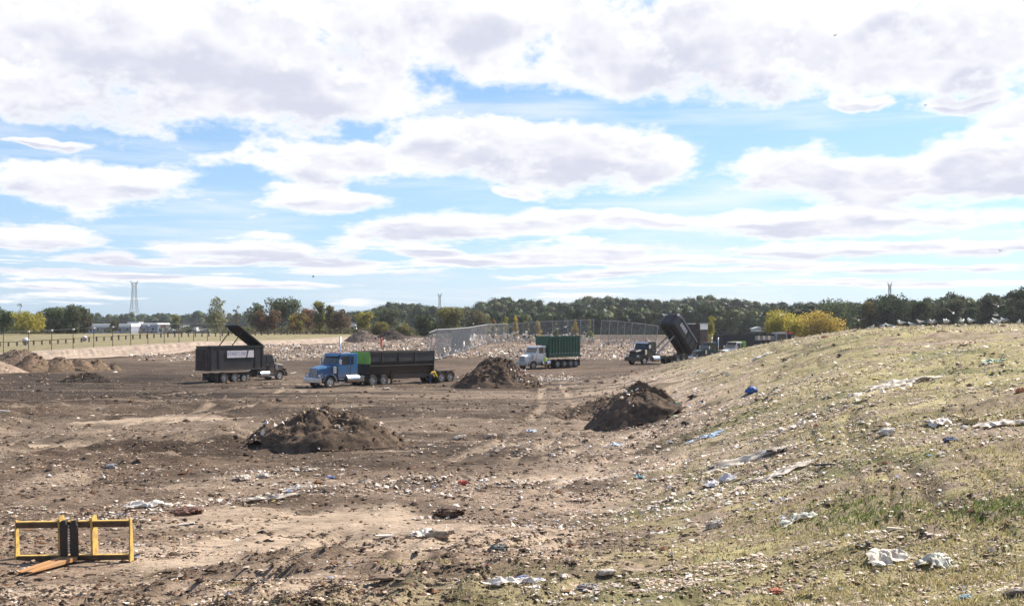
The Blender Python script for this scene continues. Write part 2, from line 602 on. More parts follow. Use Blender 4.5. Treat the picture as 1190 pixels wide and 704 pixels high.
def simple(name, col, rough=0.6, metal=0.0, dirt=0.25, dirtcol=(0.10, 0.075, 0.055), scale=1.3, bump=0.0, spec=0.5, mud=0.0):
    m, t = mat_new(name)
    tc = t.n('ShaderNodeTexCoord')
    n1 = t.noise(tc.outputs['Object'], scale, 6, 0.65)
    n2 = t.noise(tc.outputs['Object'], scale * 6, 4, 0.6)
    f = t.math('MULTIPLY', t.mapr(t.math('ADD', n1.outputs[0], t.math('MULTIPLY', t.math('SUBTRACT', n2.outputs[0], 0.5), 0.5)), 0.40, 0.72), dirt)
    c = t.mix(f, col, dirtcol)
    if mud:
        # dried mud thrown up from the wheels, thinning out with height above the ground
        zz = t.n('ShaderNodeSeparateXYZ', Vector=tc.outputs['Object']).outputs[2]
        mz = t.math('ADD', zz, t.math('MULTIPLY', t.math('SUBTRACT', n2.outputs[0], 0.5), 2.2))
        mf = t.mapr(mz, 1.75, 0.55, 0.0, mud)
        c = t.mix(mf, c, (0.15, 0.108, 0.078))
        f = t.math('MAXIMUM', f, mf)
    rr = t.math('ADD', t.math('MULTIPLY', f, 0.5), rough, clamp=True)
    b = t.n('ShaderNodeBsdfPrincipled', Base_Color=c, Roughness=rr, Metallic=metal)
    b.inputs['Specular IOR Level'].default_value = spec
    if bump:
        bp = t.n('ShaderNodeBump', Strength=bump, Distance=0.03, Height=n2.outputs[0])
        t.put(b.inputs['Normal'], bp.outputs[0])
    t.n('ShaderNodeOutputMaterial', Surface=b.outputs[0])
    return m


def tinted(name, rough=0.8, trans=0.0, spec=0.3, vary=0.0, bump=0.0, bscale=20.0):
    """colour comes from the per-piece colour attribute"""
    m, t = mat_new(name)
    at = t.n('ShaderNodeAttribute', {'attribute_name': 'tint'})
    c = at.outputs['Color']
    tc = t.n('ShaderNodeTexCoord')
    if vary:
        nz = t.noise(tc.outputs['Object'], bscale, 4, 0.6)
        k = t.mapr(nz.outputs[0], 0.3, 0.7, 1 - vary, 1 + vary, smooth=False)
        c = t.mix(1.0, c, t.n('ShaderNodeCombineColor', Red=k, Green=k, Blue=k).outputs[0], 'MULTIPLY')
    b = t.n('ShaderNodeBsdfPrincipled', Base_Color=c, Roughness=rough)
    b.inputs['Specular IOR Level'].default_value = spec
    if bump:
        nb = t.noise(tc.outputs['Object'], bscale * 1.7, 5, 0.65)
        bp = t.n('ShaderNodeBump', Strength=bump, Distance=0.06, Height=nb.outputs[0])
        t.put(b.inputs['Normal'], bp.outputs[0])
    sh = b.outputs[0]
    if trans:
        tr = t.n('ShaderNodeBsdfTranslucent', Color=c)
        mx = t.n('ShaderNodeMixShader', Fac=trans)
        t.put(mx.inputs[1], sh)
        t.put(mx.inputs[2], tr.outputs[0])
        sh = mx.outputs[0]
    t.n('ShaderNodeOutputMaterial', Surface=sh)
    return m


def ground_material():
    m, t = mat_new('landfill_ground')
    at = t.n('ShaderNodeAttribute', {'attribute_name': 'tint'})
    rg = t.n('ShaderNodeAttribute', {'attribute_name': 'litter'})
    geo = t.n('ShaderNodeNewGeometry')
    P = geo.outputs['Position']
    ps = t.vmath('MULTIPLY', P, (0.7, 1.8, 1.0))
    n1 = t.noise(ps, 0.9, 8, 0.66)
    n2 = t.noise(ps, 6.0, 7, 0.68)
    n3 = t.noise(P, 28.0, 4, 0.6)
    s = t.math('ADD', t.math('MULTIPLY', n1.outputs[0], 0.5), t.math('MULTIPLY', n2.outputs[0], 0.5))
    k = t.mapr(s, 0.36, 0.64, 0.45, 1.5, smooth=False)
    c = t.mix(1.0, at.outputs['Color'], t.n('ShaderNodeCombineColor', Red=k, Green=k, Blue=k).outputs[0], 'MULTIPLY')
    # shredded refuse ground into the soil: pale and dark flecks
    v = t.n('ShaderNodeTexVoronoi', {'feature': 'F1'}, Vector=ps, Scale=5.0)
    vcol = v.outputs['Color']
    sv = t.n('ShaderNodeSeparateColor', Color=vcol)
    fleck = t.math('GREATER_THAN', sv.outputs[0], 0.80)
    fleck = t.math('MULTIPLY', fleck, t.math('LESS_THAN', v.outputs['Distance'], t.math('MULTIPLY', sv.outputs[1], 0.42)))
    fleck = t.math('MULTIPLY', fleck, t.math('MULTIPLY', rg.outputs['Fac'], t.mapr(n1.outputs[0], 0.42, 0.6)))
    pale = t.mix(sv.outputs[2], (0.56, 0.45, 0.36), (0.34, 0.25, 0.18))
    c = t.mix(fleck, c, pale)
    v2 = t.n('ShaderNodeTexVoronoi', {'feature': 'F1'}, Vector=t.vmath('MULTIPLY', P, (1.0, 1.4, 1.0)), Scale=13.0)
    s2 = t.n('ShaderNodeSeparateColor', Color=v2.outputs['Color'])
    f2 = t.math('MULTIPLY', t.math('GREATER_THAN', s2.outputs[0], 0.70), t.math('LESS_THAN', v2.outputs['Distance'], t.math('MULTIPLY', s2.outputs[1], 0.5)))
    f2 = t.math('MULTIPLY', f2, t.math('MULTIPLY', t.math('ADD', rg.outputs['Fac'], 0.25), t.mapr(n1.outputs[0], 0.38, 0.58)), clamp=True)
    c = t.mix(f2, c, t.mix(t.math('GREATER_THAN', s2.outputs[2], 0.45), (0.035, 0.026, 0.02), (0.52, 0.42, 0.33)))
    b = t.n('ShaderNodeBsdfPrincipled', Base_Color=c, Roughness=0.92)
    b.inputs['Specular IOR Level'].default_value = 0.15
    hsum = t.math('ADD', t.math('MULTIPLY', n2.outputs[0], 1.0), t.math('MULTIPLY', n3.outputs[0], 0.35))
    bp = t.n('ShaderNodeBump', Strength=0.75, Distance=0.11, Height=hsum)
    t.put(b.inputs['Normal'], bp.outputs[0])
    t.n('ShaderNodeOutputMaterial', Surface=b.outputs[0])
    return m


M = {}
M['ground'] = ground_material()
M['litter'] = tinted('mixed_litter', 0.55, 0.18, 0.4)
M['clod'] = tinted('dirt_clod', 0.95, 0.0, 0.1)
M['leaf'] = tinted('foliage', 0.65, 0.5, 0.2)
M['woodleaf'] = tinted('far_foliage', 0.7, 0.2, 0.15)
M['grass'] = tinted('grass_blade', 0.6, 0.40, 0.2)
M['mound'] = tinted('compost_soil', 0.95, 0.0, 0.12, vary=0.45, bump=0.9, bscale=3.2)
M['twig'] = simple('broken_wood', (0.27, 0.19, 0.12), 0.9, scale=3, dirt=0.6)
M['bark'] = simple('bark', (0.11, 0.085, 0.065), 0.9, scale=3)
M['blue'] = simple('blue_paint', (0.02, 0.115, 0.27), 0.28, dirt=0.35, mud=0.7)
M['white'] = simple('white_paint', (0.78, 0.78, 0.76), 0.35, dirt=0.3, mud=0.7)
M['black'] = simple('black_paint', (0.009, 0.009, 0.011), 0.5, dirt=0.20, mud=0.7, dirtcol=(0.07, 0.05, 0.04))
M['navy'] = simple('dark_navy_paint', (0.020, 0.020, 0.024), 0.4, dirt=0.25, mud=0.7, dirtcol=(0.07, 0.05, 0.04))
M['blacksteel'] = simple('black_container_steel', (0.011, 0.012, 0.017), 0.4, dirt=0.2, dirtcol=(0.06, 0.04, 0.03))
M['teal'] = simple('dark_teal_paint', (0.02, 0.06, 0.065), 0.35, dirt=0.3, mud=0.7)
M['lime'] = simple('lime_paint', (0.21, 0.42, 0.05), 0.45, dirt=0.3)
M['green'] = simple('dark_green_paint', (0.018, 0.085, 0.045), 0.5, dirt=0.4, mud=0.7, dirtcol=(0.07, 0.06, 0.05))
M['rust'] = simple('rusty_brown_steel', (0.075, 0.05, 0.042), 0.75, dirt=0.5, dirtcol=(0.03, 0.022, 0.02))
M['chrome'] = simple('chrome', (0.75, 0.75, 0.76), 0.18, metal=1.0, dirt=0.4)
M['dullsteel'] = simple('galvanised_steel', (0.36, 0.37, 0.38), 0.5, metal=0.4, dirt=0.4)
M['tyre'] = simple('tyre_rubber', (0.022, 0.021, 0.02), 0.9, dirt=0.85, dirtcol=(0.13, 0.095, 0.07), scale=2.5)
M['rim'] = simple('polished_rim', (0.62, 0.62, 0.62), 0.3, metal=0.7, dirt=0.6, dirtcol=(0.16, 0.12, 0.09))
M['glass'] = simple('window_glass', (0.025, 0.035, 0.045), 0.06, dirt=0.1, spec=0.8)
M['lamp'] = simple('lamp_glass', (0.75, 0.75, 0.72), 0.15, dirt=0.1)
M['amber'] = simple('amber_lens', (0.65, 0.15, 0.03), 0.25, dirt=0.1)
M['chassis'] = simple('chassis_black', (0.016, 0.015, 0.015), 0.7, dirt=0.5, mud=0.7)
M['yellow'] = simple('worn_yellow_paint', (0.56, 0.37, 0.09), 0.55, dirt=0.75, dirtcol=(0.20, 0.12, 0.06), scale=5, bump=0.25)
M['shadedbar'] = simple('worn_shaded_bar', (0.10, 0.066, 0.036), 0.65, dirt=0.6, dirtcol=(0.045, 0.03, 0.022), scale=5, bump=0.2)  # worn steel, colour darkened to carry the shade on the rail fronts
M['darkfork'] = simple('dark_fork_steel', (0.028, 0.024, 0.022), 0.6, dirt=0.5, dirtcol=(0.09, 0.06, 0.04), scale=4, bump=0.2)
M['tine'] = simple('rust_orange_tine', (0.40, 0.20, 0.07), 0.7, dirt=0.6, dirtcol=(0.30, 0.20, 0.13), scale=4, bump=0.2)
M['hiyellow'] = simple('yellow_jacket', (0.75, 0.55, 0.05), 0.8, dirt=0.1)
M['hilime'] = simple('lime_vest', (0.55, 0.75, 0.06), 0.8, dirt=0.1)
M['denim'] = simple('denim', (0.04, 0.07, 0.14), 0.9, dirt=0.2)
M['skin'] = simple('skin', (0.42, 0.26, 0.19), 0.6, dirt=0.0)
M['orange'] = simple('orange_plastic', (0.62, 0.10, 0.05), 0.5, dirt=0.1)
M['gullwhite'] = simple('white_feathers', (0.78, 0.78, 0.76), 0.8, dirt=0.0)
M['gullgrey'] = simple('grey_feathers', (0.24, 0.26, 0.29), 0.8, dirt=0.0)
M['gulldark'] = simple('dark_feathers', (0.03, 0.03, 0.032), 0.8, dirt=0.0)
M['wallgrey'] = simple('grey_siding', (0.24, 0.26, 0.33), 0.8, dirt=0.2)
M['wallwhite'] = simple('white_siding', (0.82, 0.80, 0.78), 0.8, dirt=0.15)
M['roofdark'] = simple('dark_shingle', (0.07, 0.065, 0.065), 0.9, dirt=0.2)
M['redsign'] = simple('red_sign', (0.50, 0.10, 0.08), 0.6, dirt=0.1)
M['sign'] = simple('pale_sign', (0.56, 0.52, 0.55), 0.6, dirt=0.25, scale=2)
M['signtext'] = simple('sign_lettering', (0.22, 0.21, 0.32), 0.6, dirt=0.1)
M['wood'] = simple('weathered_board', (0.42, 0.34, 0.26), 0.85, dirt=0.4, scale=5)


def liner_material():
    m, t = mat_new('tan_liner')
    geo = t.n('ShaderNodeNewGeometry')
    w = t.n('ShaderNodeTexNoise')
    t.put(w.inputs['Vector'], t.vmath('MULTIPLY', geo.outputs['Position'], (0.9, 0.12, 1)))
    w.inputs['Scale'].default_value = 1.0
    w.inputs['Detail'].default_value = 5
    c = t.mix(t.mapr(w.outputs[0], 0.38, 0.62), (0.25, 0.185, 0.135), (0.36, 0.275, 0.205))
    b = t.n('ShaderNodeBsdfPrincipled', Base_Color=c, Roughness=0.8)
    t.n('ShaderNodeOutputMaterial', Surface=b.outputs[0])
    return m


M['liner'] = liner_material()


def net_material():
    m, t = mat_new('litter_net')
    b = t.n('ShaderNodeBsdfPrincipled', Base_Color=(0.22, 0.22, 0.24, 1), Roughness=0.8)
    tr = t.n('ShaderNodeBsdfTransparent')
    tc = t.n('ShaderNodeTexCoord')
    n = t.noise(t.vmath('MULTIPLY', tc.outputs['Object'], (3.5, 3.5, 0.8)), 1.2, 6, 0.7)
    f = t.mapr(n.outputs[0], 0.35, 0.65, 0.08, 0.50)
    mx = t.n('ShaderNodeMixShader', Fac=f)
    t.put(mx.inputs[1], tr.outputs[0])
    t.put(mx.inputs[2], b.outputs[0])
    t.n('ShaderNodeOutputMaterial', Surface=mx.outputs[0])
    return m


M['net'] = net_material()

# ------------------------------------------------------------------ ground sheet
def build_ground():
    NU, NY = 640, 760
    us = np.linspace(-1, 1, NU)
    us = np.sign(us) * (0.75 * np.abs(us) + 0.55 * np.abs(us) ** 5)
    s = np.linspace(math.asinh(-38 / 9), math.asinh(1350 / 9), NY)
    ys = np.sinh(s) * 9
    Yg = np.repeat(ys[:, None], NU, 1)
    Xg = us[None, :] * np.sqrt(Yg ** 2 + 18 ** 2)
    X, Y = Xg.ravel(), Yg.ravel()
    Z = ground_z(X, Y)
    hill, grass = zones(X, Y)
    n_a = fbm(X / 14, Y / 9, 101, 4)
    n_b = fbm(X / 3.5, Y / 1.5, 111, 4, 0.6)
    n_c = fbm(X / 0.8, Y / 0.5, 121, 3, 0.6)
    mud_d = np.array([0.054, 0.038, 0.028])
    mud_l = np.array([0.120, 0.085, 0.061])
    sand = np.array([0.38, 0.295, 0.22])
    dry = np.array([0.305, 0.268, 0.135])
    soilg = np.array([0.26, 0.20, 0.148])
    green = np.array([0.11, 0.125, 0.045])
    k = sstep(0.30, 0.70, n_a * 0.5 + n_b * 0.5)[:, None]
    col = mud_d * (1 - k) + mud_l * k
    # nearer ground is drier and paler, with pools of washed sand
    midk = (sstep(40, 52, Y + 8 * (n_a - 0.5)) * sstep(125, 105, Y))[:, None]
    col = col * (1 - 0.26 * midk)
    dryness = (sstep(48, 24, Y + 10 * (n_a - 0.5)) * 0.75)[:, None]
    col = col * (1 - dryness) + (np.array([0.225, 0.165, 0.119]) * (0.50 + 0.8 * k)) * dryness
    px = X / np.maximum(Y, 10) * F + CX
    pool = sstep(0.53, 0.66, fbm(X / 4.2 + 3, Y / 2.2, 131, 4, 0.5)) * sstep(36, 30, Y) * sstep(-11, -8, X) * sstep(3.5, 1.0, X)
    pool2 = sstep(0.56, 0.68, fbm(X / 7, Y / 3.0, 141, 4, 0.5)) * sstep(75, 50, Y) * sstep(30, 40, Y) * 0.6
    band = sstep(0.50, 0.62, fbm(X / 26, Y / 2.8, 151, 3, 0.5)) * sstep(40, 50, Y) * sstep(130, 100, Y) * 0.32
    p = np.clip(np.maximum(np.maximum(np.maximum(pool, pool2), band), 0.9 * sandy(X, Y)), 0, 1)[:, None]
    col = col * (1 - p) + sand * p
    # right foot of the slope: pale shredded refuse
    dt = X - toe(Y)
    pale = (np.exp(-((dt - 1.5) / (3.2 + 0.055 * Y)) ** 2) * sstep(24, 36, Y) * sstep(125, 95, Y) * sstep(0.30, 0.58, n_b))[:, None] * 0.85
    col = col * (1 - pale) + np.array([0.42, 0.325, 0.25]) * pale
    hg = (dry * (0.55 + 0.9 * n_b[:, None]) * sstep(0.34, 0.56, n_a * 0.45 + n_c * 0.55)[:, None]
          + soilg * (1 - sstep(0.34, 0.56, n_a * 0.45 + n_c * 0.55)[:, None]))
    gg = sstep(0.60, 0.72, fbm(X / 5, Y / 4, 161, 3))[:, None] * 0.6
    hg = hg * (1 - gg) + green * gg
    g = grass[:, None]
    g2 = g * (1 - 0.75 * pale)
    col = col * (1 - g2) + hg * g2
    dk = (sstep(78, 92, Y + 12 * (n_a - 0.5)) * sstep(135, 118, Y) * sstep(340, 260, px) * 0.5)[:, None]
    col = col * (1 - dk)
    dct = dt + 2.5 * (fbm(X / 12, Y / 12, 171, 2) - 0.5)
    rl = np.abs(2 * fbm(dct / 1.3, Y / 16, 181, 2) - 1)
    rut = (sstep(0.09, 0.02, rl) * sstep(0.42, 0.58, fbm(X / 5, Y / 5, 191, 2)) * grass * 0.6)[:, None]
    col = col * (1 - rut)
    ti, te = tracks(X, Y)
    ti = (ti * sstep(130, 100, Y))[:, None]
    te = (te * sstep(130, 100, Y))[:, None]
    col = col * (1 - 0.75 * ti * (1 - g)) + np.array([0.36, 0.28, 0.21]) * (0.75 * ti * (1 - g))
    col = col * (1 - 0.45 * ti * g) + np.array([0.16, 0.12, 0.085]) * (0.45 * ti * g)
    col = col * (1 - 0.35 * te)
    # tan bank top and mown verge behind the pit on the left
    ber = np.interp(px, [-900, 0, 100, 200, 400, 430], [190, 190, 203, 216, 288, 300])
    verge = sstep(0, 3, Y - ber) * sstep(445, 420, px)
    vcol = np.array([0.205, 0.178, 0.10]) * (0.7 + 0.6 * n_b[:, None])
    lawn = sstep(9, 14, Y - ber)[:, None]
    edge = np.array([0.42, 0.34, 0.27])
    vc = edge * (1 - sstep(1.5, 5, Y - ber)[:, None]) + vcol * sstep(1.5, 5, Y - ber)[:, None]
    col = col * (1 - verge[:, None]) + vc * verge[:, None]
    far = sstep(330, 400, Y)[:, None]
    col = col * (1 - far) + np.array([0.09, 0.085, 0.05]) * far
    ftr = np.interp(px, [150, 230, 330, 420, 470, 560, 800], [165, 168, 170, 185, 178, 176, 172])
    tpt = np.interp(px, [150, 230, 330, 400, 430, 480, 560, 800], [186, 198, 232, 252, 262, 285, 262, 255])
    tr = (sstep(-6, 8, Y - ftr) * sstep(4, -4, Y - tpt) * sstep(150, 220, px) * sstep(830, 780, px) * sstep(0.32, 0.6, n_b) * 0.8)[:, None]
    col = col * (1 - tr) + np.array([0.24, 0.19, 0.15]) * tr
    lit = np.clip(0.25 + 0.75 * sstep(0.4, 0.6, n_a) + pale[:, 0], 0, 1) * (1 - 0.45 * hill) * sstep(330, 250, Y) * (1 - verge)
    idx = np.arange(NU * NY).reshape(NY, NU)
    faces = np.stack([idx[:-1, :-1], idx[:-1, 1:], idx[1:, 1:], idx[1:, :-1]], -1).reshape(-1, 4)
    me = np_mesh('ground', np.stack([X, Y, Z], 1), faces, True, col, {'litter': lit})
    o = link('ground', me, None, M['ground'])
    tag(o, 'rutted brown landfill ground rising to a dry grassy hill on the right', None, kind='structure')


build_ground()


# ------------------------------------------------------------------ scattered stuff
def image_uniform(n, ymin, ymax, umax=0.56):
    Y = 1.0 / rng.uniform(1 / ymax, 1 / ymin, n)
    X = rng.uniform(-umax, umax, n) * Y
    return X, Y


def chips(X, Y, Z, size, cols, lift=0.25, flat=0.35):
    """crumpled five-point flakes"""
    n = len(X)
    ang = rng.uniform(0, 2 * np.pi, n)
    asp = rng.uniform(0.3, 1.0, n)
    q = np.array([[-1, -1], [1, -1], [1, 1], [-1, 1], [0, 0]], float)
    v = np.zeros((n, 5, 3))
    jit = rng.uniform(-0.45, 0.45, (n, 5, 2))
    l = (q[None] + jit) * (size / 2)[:, None, None]
    l[:, :, 1] *= asp[:, None]
    ca, sa = np.cos(ang)[:, None], np.sin(ang)[:, None]
    v[:, :, 0] = l[:, :, 0] * ca - l[:, :, 1] * sa + X[:, None]
    v[:, :, 1] = l[:, :, 0] * sa + l[:, :, 1] * ca + Y[:, None]
    v[:, :, 2] = Z[:, None] + rng.uniform(0.0, flat, (n, 5)) * size[:, None] + 0.01
    v[:, 4, 2] += lift * size * rng.uniform(0, 1, n)
    f = np.array([[0, 1, 4], [1, 2, 4], [2, 3, 4], [3, 0, 4]])
    F_ = (np.arange(n)[:, None, None] * 5 + f[None]).reshape(-1, 3)
    return v.reshape(-1, 3), F_, np.repeat(cols, 5, axis=0)


OCT = np.array([[1, 0, 0], [-1, 0, 0], [0, 1, 0], [0, -1, 0], [0, 0, 1], [0, 0, -0.6],
                ], float)
OCTF = np.array([[0, 2, 4], [2, 1, 4], [1, 3, 4], [3, 0, 4], [2, 0, 5], [1, 2, 5], [3, 1, 5], [0, 3, 5]])


def lumps(X, Y, Z, size, cols, flat=0.6):
    n = len(X)
    v = OCT[None] * (1 + rng.uniform(-0.45, 0.45, (n, 6, 1))) + rng.uniform(-0.25, 0.25, (n, 6, 3))
    v *= (size / 2)[:, None, None]
    v[:, :, 0] *= rng.uniform(0.8, 1.8, n)[:, None]
    v[:, :, 2] *= flat
    v[:, :, 0] += X[:, None]
    v[:, :, 1] += Y[:, None]
    v[:, :, 2] += Z[:, None] + (size * 0.12)[:, None]
    F_ = (np.arange(n)[:, None, None] * 6 + OCTF[None]).reshape(-1, 3)
    return v.reshape(-1, 3), F_, np.repeat(cols, 6, axis=0)


PAL = np.array([[0.76, 0.71, 0.65], [0.68, 0.61, 0.54], [0.60, 0.47, 0.38], [0.47, 0.35, 0.25], [0.32, 0.22, 0.15], [0.20, 0.13, 0.09],
                [0.05, 0.04, 0.035], [0.36, 0.38, 0.46], [0.10, 0.20, 0.45], [0.45, 0.10, 0.07], [0.55, 0.40, 0.12], [0.42, 0.45, 0.34]])


def pick(n, w):
    w = np.array(w, float)
    c = PAL[rng.choice(len(PAL), n, p=w / w.sum())]
    return c * rng.uniform(0.8, 1.15, (n, 1))


def join(parts):
    V, Fc, Cc, o = [], [], [], 0
    for v, f, c in parts:
        V.append(v)
        Fc.append(f + o)
        Cc.append(c)
        o += len(v)
    return np.concatenate(V), np.concatenate(Fc), np.concatenate(Cc)


def build_scatter():
    # ---- ground-in litter
    parts = []
    X, Y = image_uniform(430000, 11.5, 135)
    hill, grass = zones(X, Y)
    dt = X - toe(Y)
    patch = fbm(X / 3.5, Y / 2.2, 201, 3, 0.55)
    big = fbm(X / 11, Y / 8, 211, 3)
    pr = 0.06 + 0.75 * sstep(0.50, 0.72, patch) + 0.25 * sstep(0.5, 0.7, big)
    pr = pr * (1 + 0.35 * hill)
    pr += 0.9 * np.exp(-((dt - 1.8) / (3.2 + 0.06 * Y)) ** 2) * sstep(24, 34, Y) * sstep(120, 85, Y) * sstep(0.35, 0.6, patch)
    leftfar = sstep(50, 75, Y) * (1 - hill)
    pr *= (1 - 0.72 * leftfar)
    keep = rng.uniform(0, 1, len(X)) < pr * 0.62 * (1 - .8 * sandy(X, Y))
    X, Y = X[keep], Y[keep]
    size = np.exp(rng.normal(math.log(0.030), 0.55, len(X))) * (0.45 + Y / 36)
    size = np.clip(size, 0.012, 0.022 + 0.0045 * Y)
    parts.append(chips(X, Y, ground_z(X, Y), size, pick(len(X), [1.2, 2, 5, 6, 4, 3, 1.2, 0.15, 0.06, 0.07, 0.2, 0.2])))
    # ---- bright drifts of plastic and paper
    drifts = [(180, 588, 1.2, 0.5, 130), (490, 555, 1.6, 0.5, 190), (505, 570, 1.0, 0.35, 90), (320, 575, 1.5, 0.4, 110), (300, 556, 1.0, 0.4, 60), (345, 545, 1.6, 0.4, 90),
              (600, 676, 0.5, 0.25, 60), (650, 692, 0.4, 0.2, 40), (1060, 435, 4.5, 1.0, 170), (1020, 452, 4.0, 0.8, 140), (860, 535, 3.0, 0.6, 260),
              (900, 555, 2.8, 0.5, 220), (960, 540, 2.5, 0.5, 120), (1150, 495, 1.6, 0.5, 70), (1060, 490, 2.0, 0.6, 60), (700, 515, 1.5, 0.5, 60), (790, 475, 1.6, 2.5, 190),
              (820, 448, 3.0, 1.5, 60), (440, 515, 0.8, 0.4, 60), (640, 440, 2.0, 2.0, 120), (1080, 376, 7, 2.0, 120), (1000, 383, 7, 2.0, 70), (720, 690, 0.7, 0.3, 30),
              (560, 600, 1.0, 0.4, 40), (130, 545, 1.8, 0.5, 40), (820, 580, 1.4, 0.4, 60), (1080, 655, 0.8, 0.25, 30), (780, 640, 0.9, 0.3, 30), (130, 605, 0.5, 0.25, 40)]
    drifts = [d_ + (0.12,) for d_ in drifts]
    drifts += [(1000, 425, 4.5, .22, 120, .45), (930, 440, 3.5, .2, 90, .45), (1090, 462, 4.0, .2, 110, .40), (960, 480, 3.0, .2, 100, .40), (1120, 520, 2.4, .15, 90, .35),
               (900, 505, 3.2, .2, 140, .40), (980, 575, 2.2, .12, 80, .3), (850, 600, 2.0, .12, 90, .25), (1120, 590, 1.8, .1, 60, .3), (930, 640, 1.4, .08, 70, .22),
               (760, 590, 2.2, .15, 90, .2), (700, 610, 2.0, .12, 80, .12), (600, 560, 2.6, .15, 120, .06), (660, 530, 2.6, .2, 120, .06), (1100, 410, 5.0, .25, 100, .4), (870, 470, 3.6, .25, 130, .45)]
    for (px, py, sx, sy, n, slp) in drifts:
        x0, y0, _ = ray(px, py)
        a = rng.normal(0, 1, n)
        x = x0 + a * sx
        y = y0 + a * sx * slp + rng.normal(0, 1, n) * sy
        n3 = int(n * 2.4)
        sy = sy * 1.7
        a = rng.normal(0, 1, n3)
        x = x0 + a * sx
        y = y0 + a * sx * slp + rng.normal(0, 1, n3) * sy
        n = n3
        ss = np.exp(rng.normal(math.log(0.055), 0.5, n)) * (0.6 + y0 / 60)
        parts.append(chips(x, y, ground_z(x, y), np.clip(ss, 0.02, 0.04 + 0.004 * y0), pick(n, [6, 6, 5, 2.5, 1.0, 0.4, 0.6, 0.35, 0.12, 0.06, 0.12, 0.2]), 0.3, 0.5))
    # ---- white-flecked working face far behind the trucks
    n = 42000
    Y = 1.0 / rng.uniform(1 / 285, 1 / 150, n)
    px = rng.uniform(150, 800, n)
    X = (px - CX) / F * Y
    foot = np.interp(px, [150, 230, 330, 420, 470, 560, 800], [165, 168, 170, 185, 178, 176, 172])
    top = np.interp(px, [150, 230, 330, 400, 430, 480, 560, 800], [186, 198, 232, 252, 262, 285, 262, 255])
    pr = sstep(-6, 8, Y - foot) * sstep(4, -4, Y - top) * (0.30 + 0.70 * sstep(0.40, 0.62, fbm(X / 12, Y / 14, 231, 3)))
    pr *= np.interp(px, [150, 210, 340, 520, 640, 700, 800], [0.25, 0.5, 0.85, 1, 0.7, 1, 0.8])
    k = rng.uniform(0, 1, n) < pr
    X, Y = X[k], Y[k]
    ss = np.clip(np.exp(rng.normal(math.log(0.22), 0.45, len(X))), 0.1, 0.9)
    parts.append(chips(X, Y, ground_z(X, Y), ss, pick(len(X), [2.2, 3.5, 5.5, 6, 5.5, 5, 2.4, 0.7, 0.10, 0.10, 0.1, 0.2]), 0.6, 0.7))
    V, F_, Cc = join(parts)
    o = link('scattered_litter', np_mesh('scattered_litter', V, F_, False, Cc), None, M['litter'])
    tag(o, 'countless small scraps of paper and plastic strewn over the landfill', kind='stuff')

    # ---- clods
    parts = []
    X, Y = image_uniform(300000, 11.5, 125)
    hill, grass = zones(X, Y)
    patch = fbm(X / 2.6, Y / 1.5, 301, 4, 0.6)
    pr = (0.15 + 0.25 * sstep(45, 25, Y) + 0.9 * sstep(0.42, 0.62, patch)) * (1 - 0.62 * hill)
    k = rng.uniform(0, 1, len(X)) < pr * 0.72 * (1 - .3 * hill) * (1 - .85 * sandy(X, Y))
    X, Y, hill = X[k], Y[k], hill[k]
    ss = np.clip(np.exp(rng.normal(math.log(0.032), 0.6, len(X))) * (0.5 + Y / 40), 0.012, 0.03 + 0.0055 * Y)
    pal = np.array([[0.055, 0.040, 0.031], [0.10, 0.072, 0.054], [0.15, 0.115, 0.088], [0.27, 0.205, 0.155], [0.19, 0.105, 0.06]])
    cc = pal[rng.choice(5, len(X), p=[.30, .25, .18, .13, .14])] * rng.uniform(0.8, 1.2, (len(X), 1))
    parts.append(lumps(X, Y, ground_z(X, Y) - 0.01, ss, cc))
    # sticks
    V, F_, Cc = join(parts)
    o = link('dirt_clods', np_mesh('dirt_clods', V, F_, False, Cc), None, M['clod'])
    tag(o, 'loose clods of brown soil and wood chips lying over the ground', kind='stuff')

    # ---- grass
    n = 330000
    X, Y = image_uniform(n, 11, 112, 0.6)
    hill, grass = zones(X, Y)
    patch = fbm(X / 2.4, Y / 1.6, 401, 4, 0.58)
    big = fbm(X / 9, Y / 6, 411, 2)
    pr = grass * (0.09 + 0.68 * sstep(0.46, 0.59, patch * 0.6 + big * 0.4)) * (1 - 0.7 * np.exp(-((X - toe(Y) - 1.5) / (3.0 + 0.05 * Y)) ** 2))
    pr = np.maximum(pr, 0.5 * sstep(0.62, 0.70, patch) * sstep(-9, 0, X) * sstep(30, 20, Y))
    k = rng.uniform(0, 1, n) < pr
    X, Y, patch = X[k], Y[k], patch[k]
    m = len(X)
    greenish = sstep(0.55, 0.72, fbm(X / 3.2, Y / 2.6, 421, 3)) * 0.9
    lush = np.zeros(m)
    for (px, py, r) in ((580 + 410, 592, 1.5), (1180, 590, 1.6), (835, 556, 1.4), (1000, 600, 1.2), (800, 430, 3.0)):
        x0, y0, _ = ray(px, py)
        lush = np.maximum(lush, np.exp(-(((X - x0) / r) ** 2 + ((Y - y0) / (r * 0.8)) ** 2)))
    gmix = np.clip(0.05 + greenish * 0.45 + lush, 0, 1)
    gmix = (rng.uniform(0, 1, m) < gmix)[:, None]
    dryc = np.array([[0.44, 0.37, 0.18], [0.36, 0.31, 0.145], [0.52, 0.44, 0.29], [0.27, 0.24, 0.11]])[rng.choice(4, m)]
    grnc = np.array([[0.13, 0.18, 0.05], [0.17, 0.20, 0.06], [0.10, 0.14, 0.045]])[rng.choice(3, m)]
    col = np.where(gmix, grnc, dryc) * rng.uniform(0.8, 1.2, (m, 1))
    h = rng.uniform(0.035, 0.11, m) * (0.8 + Y / 110) * (1 + 0.7 * lush)
    wd = 0.010 * (0.7 + Y / 26)
    a = rng.uniform(0, np.pi, m)
    z = ground_z(X, Y)
    v = np.zeros((m, 3, 3))
    v[:, 0, 0] = X - np.cos(a) * wd
